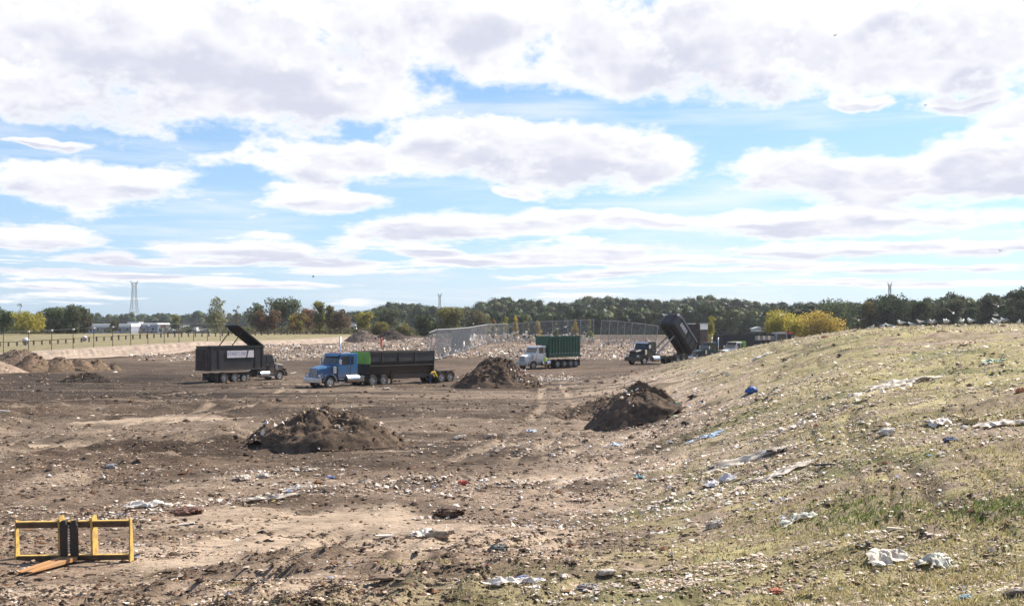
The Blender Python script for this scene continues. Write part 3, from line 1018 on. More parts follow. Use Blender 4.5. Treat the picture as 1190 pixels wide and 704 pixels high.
    v[:, 0, 1] = Y - np.sin(a) * wd
    v[:, 1, 0] = X + np.cos(a) * wd
    v[:, 1, 1] = Y + np.sin(a) * wd
    v[:, 0, 2] = v[:, 1, 2] = z - 0.01
    v[:, 2, 0] = X + rng.normal(0, 0.55, m) * h
    v[:, 2, 1] = Y + rng.normal(0, 0.55, m) * h
    v[:, 2, 2] = z + h
    F_ = np.arange(m * 3).reshape(-1, 3)
    o = link('dry_grass', np_mesh('dry_grass', v.reshape(-1, 3), F_, False, np.repeat(col, 3, axis=0)), None, M['grass'])
    tag(o, 'short dry yellow green grass growing over the hill and the near lip', kind='stuff')


build_scatter()


# ------------------------------------------------------------------ tan liner sheet on the bank
def build_liner():
    pxs = np.linspace(-120, 428, 420)
    base = np.interp(pxs, [-900, 0, 100, 200, 400, 430], [165, 165, 175, 190, 256, 280])
    top = np.interp(pxs, [-900, 0, 100, 200, 400, 430], [190, 190, 203, 216, 289, 296])
    rows = 22
    V = []
    for j in range(rows):
        t = j / (rows - 1)
        Yr = base * (1 - t) + top * t
        Xr = (pxs - CX) / F * Yr
        Zr = ground_z(Xr, Yr) + 0.10 + 0.55 * (fbm(pxs / 4.0 + t * 1.5, np.full_like(pxs, t * 1.3), 501, 3) - 0.3) * (0.25 + t) * math.sin(math.pi * min(1, t * 1.05) * 0.98 + 0.02)
        V.append(np.stack([Xr, Yr, Zr], 1))
    V = np.concatenate(V)
    n = len(pxs)
    idx = np.arange(rows * n).reshape(rows, n)
    Fc = np.stack([idx[:-1, :-1], idx[:-1, 1:], idx[1:, 1:], idx[1:, :-1]], -1).reshape(-1, 4)
    o = link('liner_sheet', np_mesh('liner_sheet', V, Fc, True), None, M['liner'])
    md = o.modifiers.new('thickness', 'SOLIDIFY')
    md.thickness = 0.02
    tag(o, 'long rippled tan liner sheet covering the bank below the grass verge', 'liner sheet')


build_liner()


# ------------------------------------------------------------------ dirt mounds
def mound(label, px, Y, width, depth, height, seed, col, peak=(0.0, 0.0), sharp=1.0, rough=1.0, litter=0, litw=None, side=None, cat='dirt mound', group=None, name='dirt_mound'):
    X0 = px2x(px, Y)
    nr, na = 46, 150
    rr = np.linspace(0, 1.12, nr)
    aa = np.linspace(0, 2 * np.pi, na, endpoint=False)
    rg, ag = np.meshgrid(rr, aa, indexing='ij')
    edge = 0.86 + 0.28 * vnoise(np.cos(ag) * 1.6 + 7 + seed, np.sin(ag) * 1.6 + seed, seed)
    lx = rg * np.cos(ag) * edge
    ly = rg * np.sin(ag) * edge
    # off-centre peak: pull inner rings toward it
    lx = lx + peak[0] * (1 - rg) ** 1.2
    ly = ly + peak[1] * (1 - rg) ** 1.2
    prof = np.clip(1 - np.clip(rg, 0, 1) ** sharp, 0, 1)
    prof = prof * (1 - 0.12 * np.clip(1 - rg * 4, 0, 1))
    X = X0 + lx * width / 2
    Y_ = Y + ly * depth / 2
    n1 = fbm(X / (width * 0.22), Y_ / (width * 0.22), seed + 1, 3) - 0.5
    n2 = fbm(X / (width * 0.07), Y_ / (width * 0.07), seed + 2, 4, 0.6) - 0.5
    h = height * prof + (n1 * 0.55 + n2 * 0.32) * height * rough * np.clip(prof * 3, 0, 1)
    base = ground_z(X.ravel(), Y_.ravel()).reshape(X.shape)
    lip = np.where(rg > 1.0, -0.25 * (rg - 1.0) / 0.12, 0.02)
    Z = base + np.maximum(h, 0) + lip
    org = np.array([X0, Y, gz(X0, Y)])
    V = np.stack([X, Y_, Z], -1).reshape(-1, 3) - org
    idx = np.arange(nr * na).reshape(nr, na)
    nx = np.roll(idx, -1, 1)
    Fc = np.stack([idx[:-1], idx[1:], nx[1:], nx[:-1]], -1).reshape(-1, 4)
    cn = (fbm(X / 0.9, Y_ / 0.7, seed + 5, 3, 0.6)).reshape(-1, 1)
    col = np.array(col)
    cols = col * (1 + (0.6 + 0.8 * cn - 1) * min(1, 0.35 + rough))
    me = np_mesh(name, V, Fc, True, cols)
    o = link(name, me, None, M['mound'])
    o.location = org
    tag(o, label, cat, group)
    # clods over the surface, part of the mound's own skin
    nc = int(700 * min(1.6, width / 6) * rough)
    ii = rng.integers(0, len(V), nc)
    keep = rg.ravel()[ii] < 1.05
    p = V[ii[keep]] + rng.normal(0, 0.05, (keep.sum(), 3)) * np.array([1, 1, 0.2])
    s = np.clip(np.exp(rng.normal(math.log(0.065), 0.5, len(p))), 0.02, 0.25) * (0.6 + Y / 110)
    cc = col * rng.uniform(0.6, 1.8, (len(p), 1))
    v, f, c = lumps(p[:, 0], p[:, 1], p[:, 2], s, cc, 0.8)
    tag(link('clods', np_mesh('clods', v, f, False, c), o, M['clod']), kind='stuff')
    if rough > .5:
        # twigs and torn wood sticking out
        nt = int(110 * rough)
        ii = rng.integers(0, len(V), nt * 2)
        ii = ii[rg.ravel()[ii] < 1.0][:nt]
        mb = MB()
        for i_ in ii:
            p0 = Vector(V[i_]) - Vector((0, 0, .05))
            L_ = rnd.uniform(.25, .9)
            d_ = Vector((rnd.gauss(0, 1), rnd.gauss(0, 1), abs(rnd.gauss(0, .5)))).normalized() * L_
            mb.cyl(p0, p0 + d_, rnd.uniform(.010, .026) * (0.6 + Y / 80), .008, 5)
        tag(mb.build('twigs', M['twig'], o), kind='stuff')
    if litter:
        ii = rng.integers(0, len(V), litter * 3)
        ok = rg.ravel()[ii] < 1.08
        if side == 'right':
            ok &= V[ii][:, 0] > width * 0.12
        if side == 'foot':
            ok &= rg.ravel()[ii] > 0.7
        ii = ii[ok][:litter]
        p = V[ii] + np.array([0, 0, 0.03])
        s = np.clip(np.exp(rng.normal(math.log(0.075), 0.5, len(p))), 0.03, 0.26) * (0.6 + Y / 70)
        v, f, c = chips(p[:, 0], p[:, 1], p[:, 2], s, pick(len(p), litw or [4, 4, 4, 4, 3, 2, 1, 0.6, 0.2, 0.1, 0.1, 0.3]), 0.6, 0.8)
        tag(link('scraps', np_mesh('scraps', v, f, False, c), o, M['litter']), kind='stuff')
    return o


DARK = (0.085, 0.060, 0.044)
MID = (0.12, 0.086, 0.062)
TAN = (0.155, 0.108, 0.073)
mound('low wide dark compost heap with wood scraps, nearest to the yellow fork frame', 376, 48.6, 7.4, 5.0, 1.7, 5, (0.092, 0.066, 0.048), (-0.05, 0.1), 1.75, 1.15, 130, side=None)
mound('dark soil mound in front of the white cab truck, litter on its right flank', 578, 102, 8.8, 7.0, 2.75, 15, DARK, (0.05, 0.0), 1.25, 0.75, 150, [6, 5, 3, 2, 2, 1, 1, 2.5, 0.4, 0.1, 0.1, 0.2], 'right')
mound('steep dark soil mound at the foot of the grassy hill', 736, 58.8, 5.4, 5.0, 2.1, 25, (0.092, 0.066, 0.049), (0.0, 0.1), 1.15, 0.42, 50, side=None)
mound('low ragged soil ridge just behind the steep mound by the hill', 704, 67, 6.6, 6.0, 0.95, 35, MID, (0.1, 0.0), 1.1, 0.9, 70)
mound('small black soil hump in front of the row of brown piles', 101, 112, 6.0, 4.0, 0.85, 45, (0.045, 0.035, 0.03), (0, 0), 1.3, 0.7)
PB = 'brown soil piles in a row on the left'
mound('largest brown soil pile, leftmost steep cone of the row', 40, 135, 6.2, 6.0, 2.35, 55, TAN, (0.0, 0), 1.05, 0.17, group=PB)
mound('second brown soil pile, right of the largest cone', 70, 136, 5.6, 5.0, 2.0, 56, TAN, (0.0, 0), 1.05, 0.17, group=PB)
mound('middle brown soil pile of the row of five', 93, 137, 4.8, 4.5, 1.75, 57, TAN, (0.0, 0), 1.05, 0.17, group=PB)
mound('fourth brown soil pile, lower and right of the middle one', 113, 138, 4.2, 4.0, 1.55, 58, TAN, (0.0, 0), 1.05, 0.17, group=PB)
mound('smallest brown soil pile at the right end of the row', 133, 139, 1.8, 2.0, 1.0, 59, (0.14, 0.10, 0.07), (0.0, 0), 1.15, 0.35, group=PB)
mound('broad light brown earth bank behind the row of piles at the far left', 18, 152, 10.5, 8, 2.3, 65, (0.16, 0.115, 0.082), (0.1, 0), 1.4, 0.35)
mound('smooth tan earth slope running out of frame beside the largest brown pile', -12, 131, 9, 7, 1.9, 66, (0.27, 0.205, 0.155), (-0.1, 0), 1.2, 0.25)
mound('grey brown far heap at the right end of the tan liner', 421, 262, 9.5, 8, 2.7, 75, (0.13, 0.10, 0.085), (0, 0), 1.3, 0.4)
mound('darker far heap right of the grey brown one, behind the black trailer', 457, 266, 9.0, 8, 2.4, 76, (0.075, 0.058, 0.05), (-0.1, 0), 1.3, 0.5)


# ------------------------------------------------------------------ trees
def leaves(centers, radii, n, size, cols, squash=0.85, mixl=0.6, ragged=1.0):
    """leaf sprays filling a set of lobes"""
    centers, radii = np.array(centers), np.array(radii)
    w = radii ** 2
    li = rng.choice(len(centers), n, p=w / w.sum())
    d = rng.normal(0, 1, (n, 3))
    d /= np.linalg.norm(d, axis=1)[:, None]
    rad = radii[li] * rng.uniform(0.25, 1.0, n) ** 0.45 * (1 + ragged * rng.uniform(-0.15, 0.18, n))
    p = centers[li] + d * rad[:, None] * np.array([1, 1, squash])
    a = rng.normal(0, 1, (n, 3))
    a /= np.linalg.norm(a, axis=1)[:, None]
    b = np.cross(a, rng.normal(0, 1, (n, 3)))
    b /= np.linalg.norm(b, axis=1)[:, None] + 1e-9
    s = (size * rng.uniform(0.6, 1.4, n) / 2)[:, None]
    v = np.stack([p - a * s, p - b * s * 0.7, p + a * s, p + b * s * 0.7], 1)
    lobec = cols[rng.choice(len(cols), len(centers))]
    lobec = lobec * rng.uniform(0.75, 1.3, (len(centers), 1))
    c = lobec[li] * mixl + cols[rng.choice(len(cols), n)] * (1 - mixl)
    c = c * rng.uniform(0.82, 1.2, (n, 1))
    return v.reshape(-1, 3), np.arange(n * 4).reshape(-1, 4), np.repeat(c, 4, axis=0)


PALT = {
    'dark': [(0.034, 0.052, 0.022), (0.044, 0.062, 0.024), (0.028, 0.044, 0.022)],
    'green': [(0.090, 0.120, 0.046), (0.108, 0.134, 0.055), (0.076, 0.104, 0.046)],
    'grey': [(0.095, 0.105, 0.062), (0.080, 0.092, 0.056), (0.12, 0.125, 0.078)],
    'yellow': [(0.44, 0.38, 0.07), (0.37, 0.33, 0.065), (0.30, 0.28, 0.065)],
    'gold': [(0.50, 0.36, 0.08), (0.42, 0.31, 0.07), (0.35, 0.29, 0.075)],
    'yellowgreen': [(0.21, 0.215, 0.06), (0.17, 0.18, 0.055), (0.26, 0.24, 0.065)],
    'pale': [(0.27, 0.25, 0.14), (0.20, 0.20, 0.10), (0.16, 0.17, 0.08)],
    'russet': [(0.19, 0.11, 0.068), (0.16, 0.10, 0.062), (0.21, 0.135, 0.075)],
    'orange': [(0.25, 0.15, 0.05), (0.20, 0.13, 0.05), (0.15, 0.13, 0.05)],
    'olive': [(0.135, 0.130, 0.060), (0.115, 0.115, 0.055), (0.165, 0.150, 0.065)],
    'brown': [(0.12, 0.10, 0.065), (0.10, 0.085, 0.055), (0.14, 0.12, 0.07)],
}


def tree(label, px, top, width_px, Y, pal, shape='round', n=1500, leaf=None, trunk=True, name='deciduous_tree', cat='tree', group=None, low=0.25, base=None):
    X = px2x(px, Y)
    g = gz(X, Y) if base is None else base
    H = py2z(top, Y) - g
    W = width_px / F * Y * (1.3 if 240 < px < 405 else 1.0)
    if 280 < px < 405:
        low = min(low, 0.14) if shape != 'round' or width_px < 33 else low
    leaf = leaf or 1.9 / F * Y
    n = int(n * 1.7)
    t = thing(name, label, cat, (X, Y, g), 0, group)
    r = np.random.default_rng(int(px * 7 + top))
    if shape == 'round':
        k = 30
        ang = r.uniform(0, 2 * np.pi, k)
        hh = r.uniform(low + 0.06, 0.90, k)
        env = np.sqrt(np.clip(1 - ((hh - 0.58) / 0.46) ** 2, 0.05, 1))
        rad = W / 2 * 0.78 * env * np.sqrt(r.uniform(0.05, 1, k))
        cs = np.stack([np.cos(ang) * rad, np.sin(ang) * rad, hh * H], 1)
        rs = r.uniform(0.09, 0.19, k) * W
        rs = np.minimum(rs, np.maximum(H - cs[:, 2], 0.05 * H) / 0.85)
        cs = np.concatenate([cs, [[r.uniform(-.1, .1) * W, 0, H - 0.11 * W], [r.uniform(-.2, .2) * W, 0, H - 0.2 * W], [0, 0, 0.55 * H], [0, 0, 0.38 * H]]])
        rs = np.concatenate([rs, [0.12 * W, 0.15 * W, 0.25 * W, 0.22 * W]])
    elif shape == 'tall':
        k = 14
        hh = r.uniform(low, 0.93, k)
        rad = W / 2 * 0.5 * r.uniform(0, 1, k) * (1.1 - 0.75 * hh)
        ang = r.uniform(0, 2 * np.pi, k)
        cs = np.stack([np.cos(ang) * rad, np.sin(ang) * rad, hh * H], 1)
        rs = W * r.uniform(0.22, 0.36, k) * (1.15 - 0.6 * hh)
        cs = np.concatenate([cs, [[0, 0, H * 0.95]]])
        rs = np.concatenate([rs, [0.12 * W]])
    elif shape == 'bush':
        k = 16
        ang = r.uniform(0, 2 * np.pi, k)
        rad = W / 2 * 0.72 * np.sqrt(r.uniform(0, 1, k))
        hh = r.uniform(0.2, 0.85, k) * np.sqrt(np.clip(1 - (rad / (W / 2)) ** 2, 0.1, 1))
        cs = np.stack([np.cos(ang) * rad, np.sin(ang) * rad * 0.7, hh * H], 1)
        rs = r.uniform(0.13, 0.22, k) * W
        rs = np.minimum(rs, (H - cs[:, 2]) / 0.85)
        cs = np.concatenate([cs, [[0, 0, 0.45 * H]]])
        rs = np.concatenate([rs, [0.3 * W]])
    else:      # sparse
        k = 12
        hh = r.uniform(low, 0.92, k)
        ang = r.uniform(0, 2 * np.pi, k)
        rad = W / 2 * 0.8 * r.uniform(0.1, 1, k) * np.sqrt(np.clip(1 - ((hh - 0.55) / 0.5) ** 2, 0.05, 1))
        cs = np.stack([np.cos(ang) * rad, np.sin(ang) * rad, hh * H], 1)
        rs = np.full(k, 0.15 * W)
    # trunk and limbs
    mb = MB()
    tr = max(0.10, H * 0.017)
    if shape != 'bush':
        pts = [(0, 0, -0.3), (r.uniform(-.02, .02) * H, 0, H * 0.25), (r.uniform(-.03, .03) * H, 0, H * 0.55), (0, 0, H * 0.9)]
        for i in range(3):
            mb.cyl(pts[i], pts[i + 1], tr * (1 - 0.29 * i), tr * (1 - 0.29 * (i + 1)), 7)
        for c in cs[:9]:
            a = Vector((0, 0, H * r.uniform(0.22, 0.5)))
            if c[2] > a.z:
                mb.cyl(a, c, tr * 0.45, tr * 0.1, 5)
    else:
        for c in cs[:7]:
            mb.cyl((c[0] * 0.2, c[1] * 0.2, -0.2), c, tr * 0.5, tr * 0.15, 5)
    mb.build('trunk', M['bark'], t)
    if n:
        cols = np.array(PALT[pal] if isinstance(pal, str) else sum([PALT[q] for q in pal], []))
        v, f, c = leaves(cs, rs, n, leaf, cols)
        link('crown', np_mesh('crown', v, f, False, c), t, M['leaf'])
    return t


LEFT = 'trees behind the guard rail on the left'
tree('dark green tree cut off by the left edge of the photo', 2, 356, 34, 322, 'green', n=1800, low=0.02)
tree('round yellow tree left of the tall green clump', 31, 361, 46, 318, 'yellow', n=2300, low=0.15)
tree('leafless grey tree with bare twigs rising behind the round yellow tree', 24, 351, 20, 345, 'grey', 'sparse', 110)
tree('broad dark green tree standing right of the round yellow tree', 66, 356, 40, 335, 'green', n=2300, low=0.02)
tree('tall grey green tree in the middle of the far left clump', 82, 353, 36, 328, ['green', 'grey'], n=2300, low=0.02)
tree('reddish grey tree at the right side of the far left clump', 98, 357, 26, 332, ['grey', 'brown'], n=1500, low=0.02)
tree('small yellow tree standing by the white buildings', 203, 364, 15, 520, 'yellowgreen', n=700, leaf=0.8)
tree('little green round tree right of the white gabled building', 218, 379, 12, 520, 'green', n=400, leaf=0.8)
tree('small green tree in front of the long low building', 133, 372, 13, 400, 'olive', n=600, leaf=0.7)
tree('pale pinkish yellow tall tree with thin top, left of the raised truck lid', 252, 345, 27, 345, 'pale', 'tall', 1300, low=0.2)
tree('bare brown sapling between the pale tall tree and the red tree', 275, 353, 9, 340, 'brown', 'sparse', 70)
tree('green topped tree just left of the large round tree', 298, 351, 22, 352, ['green', 'grey'], n=1000, low=0.45)
tree('slim russet tree under the green topped tree', 303, 361, 18, 330, 'russet', 'tall', 1000)
tree('large round green tree with dark visible trunk behind the verge', 328, 345, 35, 335, ['green', 'grey'], n=2600, low=0.38)
tree('russet tree at the left foot of the large round tree', 315, 358, 20, 328, 'russet', n=1000)
tree('orange yellow tree right of the large round tree', 345, 363, 24, 326, ['orange', 'yellowgreen'], n=1300)
tree('rusty brown tree behind the orange yellow one', 357, 358, 24, 345, 'russet', n=1200)
tree('tall olive tree between the rusty brown and the slim golden tree', 371, 352, 22, 334, ['olive', 'yellowgreen'], 'tall', 1300)
tree('slim golden brown tree with a forked bare top', 383, 355, 15, 330, ['orange', 'olive'], 'tall', 900)
tree('reddish tree at the right end of the autumn row', 396, 359, 20, 332, ['russet', 'brown'], n=1100)
tree('yellow sunlit tree right of the autumn row', 424, 361, 26, 345, ['yellow', 'yellowgreen'], n=1400)
tree('wide grey green tree behind the far dirt heaps', 452, 358, 38, 370, ['green', 'grey'], n=1900)
tree('low golden brown bush above the grey brown far heap', 441, 373, 30, 330, ['orange', 'yellowgreen'], 'bush', 1200, name='bush', cat='bush')
tree('small yellow green bush above the darker far heap', 470, 375, 24, 330, ['yellowgreen', 'olive'], 'bush', 900, name='bush', cat='bush')
tree('dark green tree left of the litter net', 494, 365, 34, 310, ['green', 'dark'], n=1900, low=0.12)
tree('yellow green tree standing above the leaning litter net', 524, 356, 44, 305, ['yellowgreen', 'olive'], n=2700, low=0.12)
tree('brownish green tree right of the yellow green one over the net', 556, 358, 34, 330, ['olive', 'brown'], n=1700, low=0.1)
for (px, top, w, pal, lb) in ((574, 370, 10, 'orange', 'orange tinged sapling, first on the left behind the litter net posts'),
                              (588, 368, 11, 'yellow', 'yellow sapling second from the left behind the litter net'),
                              (599, 366, 12, 'gold', 'bright gold sapling behind the litter net, left of the white cab'),
                              (612, 364, 11, 'yellowgreen', 'tallest yellow green sapling above the white truck cab'),
                              (625, 372, 13, 'gold', 'golden sapling just behind the white truck cab'),
                              (646, 375, 8, 'yellowgreen', 'thin green sapling above the middle of the green dump box'),
                              (669, 371, 12, 'gold', 'gold sapling above the right end of the green dump box'),
                              (684, 370, 12, 'yellowgreen', 'yellow green sapling right of the green dump box')):
    tree(lb, px, top, w, 246 + rnd.uniform(-4, 8), pal, 'tall', 420, name='sapling', cat='tree', group='autumn saplings behind the litter net', low=0.1)
tree('yellow green small tree right of the tipped black container', 826, 367, 22, 205, ['yellowgreen', 'yellow'], 'tall', 900, low=0.1)
tree('tall yellow bush left half of the pair at the foot of the hill crest', 914, 351, 60, 262, 'yellow', 'bush', 4200, name='bush', cat='bush')
tree('golden bush right half of the pair at the foot of the hill crest', 952, 359, 64, 255, 'gold', 'bush', 4000, name='bush', cat='bush')
for (px, top, w, pal, lb) in ((975, 346, 60, ['dark', 'green'], 'dark green tree rising right behind the golden bush'),
                              (1010, 350, 34, ['green', 'orange'], 'rust flecked tree left of the broad dark crown under the right pylon'),
                              (1035, 341, 62, 'dark', 'broad dark crown right under the small right pylon'),
                              (1072, 349, 34, ['dark', 'green'], 'lower dark tree between the pylon crown and the tall crown'),
                              (1104, 338, 44, ['dark', 'grey'], 'tall dark crown above the black and white flying bird'),
                              (1128, 352, 30, ['dark', 'green'], 'lower tree in the dip right of the tall dark crown'),
                              (1151, 340, 34, ['dark', 'grey'], 'dark crown second from the right edge of the photo'),
                              (1188, 333, 44, 'dark', 'tallest dark crown cut by the right edge of the photo'),
                              (1225, 334, 50, 'dark', 'dark tree just beyond the right edge of the photo')):
    tree(lb, px, top, w, 345 + rnd.uniform(-14, 20), pal, n=4200, low=0.03, base=0.0)
tree('small rust and green shrub behind the gulls on the crest, left one', 1128, 371, 16, 200, ['olive', 'orange'], 'bush', 500, name='bush', cat='bush')
tree('small yellowish shrub behind the gulls on the crest, right one', 1156, 372, 16, 204, ['yellowgreen', 'orange'], 'bush', 500, name='bush', cat='bush')


def wood(name, label, rows, xs, tops, n_per, step, pal, leaf, Yr):
    """a far wood that reads as one mass"""
    cs, rs = [], []
    for Y in rows:
        px = xs[0]
        hump = rnd.uniform(0, 50)
        while px < xs[-1]:
            top = np.interp(px, xs, tops) + rnd.uniform(-1.0, 2.0) + 2.2 * math.sin(px / 19 + hump) + 1.2 * math.sin(px / 7.3 + hump * 2) + (rows[-1] - Y) * 0.012 * 700 / Y
            x = px2x(px, Y)
            ztop = py2z(top, Y)
            r = rnd.uniform(0.7, 1.4) * step / F * Y * 0.9
            for kk in range(5):
                z = ztop - r * 0.8 - kk * r * 0.85
                cs.append((x + rnd.uniform(-.5, .5) * r, Y + rnd.uniform(-1, 1) * r, z))
                rs.append(r * (1 + 0.12 * kk))
            px += step * rnd.uniform(0.6, 1.2)
    cols = np.array(sum([PALT[q] for q in pal], []))
    v, f, c = leaves(cs, rs, n_per * len(cs), leaf, cols, 0.85, 0.88, 0.35)
    # the dense inner foliage of each crown
    nt, npz = 10, 7
    tg, pg = np.meshgrid(np.linspace(0, 2 * np.pi, nt, endpoint=False), np.linspace(-1.5, 1.5, npz), indexing='ij')
    sph = np.stack([np.cos(tg) * np.cos(pg), np.sin(tg) * np.cos(pg), np.sin(pg) * .85], -1).reshape(-1, 3)
    cs_, rs_ = np.array(cs), np.array(rs)
    kb = len(cs_)
    core = cs_[:, None] + sph[None] * (rs_[:, None] * .74 * rng.uniform(.72, 1.15, (kb, len(sph))))[:, :, None]
    idx = np.arange(nt * npz).reshape(nt, npz)
    nx = np.roll(idx, -1, 0)
    q = np.stack([idx[:, :-1], nx[:, :-1], nx[:, 1:], idx[:, 1:]], -1).reshape(-1, 4)
    cf = (np.arange(kb)[:, None, None] * nt * npz + q[None]).reshape(-1, 4)
    cc = np.repeat(cols[rng.choice(len(cols), kb)] * rng.uniform(.8, 1.2, (kb, 1)), nt * npz, axis=0)
    v, f, c = join([(v, f, c), (core.reshape(-1, 3), cf, cc)])
    o = link(name, np_mesh(name, v, f, False, c * np.array([0.80, 0.87, 0.72])), None, M['woodleaf'])
    tag(o, label, kind='stuff')


wood('far_woods', 'continuous dark wood along the horizon behind the landfill', [690, 730, 770],
     [380, 430, 450, 480, 520, 545, 560, 580, 600, 640, 680, 700, 730, 760, 790, 820, 850, 880, 905, 930, 1000],
     [363, 358, 354, 354, 356, 356, 350, 345, 349, 350, 347, 345, 347, 348, 346, 345, 349, 349, 351, 352, 352], 300, 9, ['dark', 'dark', 'dark', 'green', 'dark', 'olive'], 0.75, 730)
wood('near_woods', 'band of mixed darker trees in front of the far wood', [480, 520],
     [560, 600, 650, 700, 760, 820, 880, 920, 1000, 1100, 1300], [362, 358, 361, 356, 357, 353, 357, 356, 352, 346, 340], 340, 12, ['dark', 'dark', 'olive', 'dark', 'green', 'green', 'dark', 'dark'], 0.6, 500)
wood('right_woods', 'dark uneven wood filling in behind the separate dark trees at the right', [400, 425],
     [930, 980, 1000, 1020, 1035, 1055, 1070, 1085, 1105, 1120, 1130, 1140, 1152, 1165, 1175, 1190, 1300], [353, 353, 352, 347, 344, 348, 354, 350, 342, 345, 352, 348, 343, 346, 341, 337, 336], 320, 10, ['dark', 'dark', 'green', 'dark', 'olive'], 0.5, 410)
wood('distant_treeline', 'distant bluish treeline behind the buildings on the left', [1000, 1060],
     [-260, 0, 60, 120, 200, 260, 330, 400, 440], [362, 362, 364, 364, 364, 363, 364, 363, 362], 80, 7, ['dark', 'green', 'grey'], 1.2, 1000)


def undergrowth():
    cs, rs = [], []
    for Y0 in (338, 352):
        px = -60.0
        while px < 500:
            gap = 95 < px < 245
            if not gap or rnd.random() < .12:
                X = px2x(px, Y0)
                r_ = rnd.uniform(.8, 1.7) * (1.4 if px < 95 else 1.0)
                cs.append((X, Y0 + rnd.uniform(-4, 4), gz(X, Y0) + r_ * .7))
                rs.append(r_)
            px += rnd.uniform(2.5, 6)
    cols = np.array(PALT['brown'] + PALT['olive'] + PALT['green'])
    v, f, c = leaves(cs, rs, 90 * len(cs), .5, cols)
    o = link('undergrowth', np_mesh('undergrowth', v, f, False, c), None, M['leaf'])
    tag(o, 'low brush and tall weeds growing under the trees behind the guard rail', kind='stuff')


undergrowth()


# ------------------------------------------------------------------ trucks
_wheel_cache = {}


def wheel(parent, x, y, r=0.51, w=0.30, rim='rim'):
    key = (r, w, rim)
    if key not in _wheel_cache:
        mb = MB()
        n = 24
        rings = []
        for (yy, rr) in ((-w / 2, r * 0.62), (-w / 2, r * 0.93), (-w * 0.36, r), (w * 0.36, r), (w / 2, r * 0.93), (w / 2, r * 0.62)):
            rings.append([(math.cos(2 * math.pi * i / n) * rr, yy, math.sin(2 * math.pi * i / n) * rr) for i in range(n)])
        mb.loft(rings, cap=False)
        mb.loft([rings[0], rings[-1]][::-1], cap=False)
        tm = mb.mesh('tyre', False)
        tm.materials.append(M['tyre'])
        rb = MB()
        rr0 = r * 0.60
        rings = []
        for (yy, rr) in ((-w * 0.44, rr0), (w * 0.44, rr0), (w * 0.44, rr0 * 0.86), (w * 0.20, rr0 * 0.70), (w * 0.22, rr0 * 0.36), (w * 0.52, rr0 * 0.30), (w * 0.52, 0.02)):
            rings.append([(math.cos(2 * math.pi * i / n) * rr, yy, math.sin(2 * math.pi * i / n) * rr) for i in range(n)])
        rb.loft(rings)
        rm = rb.mesh('rim', False)
        rm.materials.append(M[rim])
        _wheel_cache[key] = (tm, rm)
    tm, rm = _wheel_cache[key]
    o = link('wheel', tm, parent)
    o.location = (x, y, r - 0.03)
    if y < 0:
        o.rotation_euler = (0, 0, math.pi)
    link('rim', rm, o)
    return o


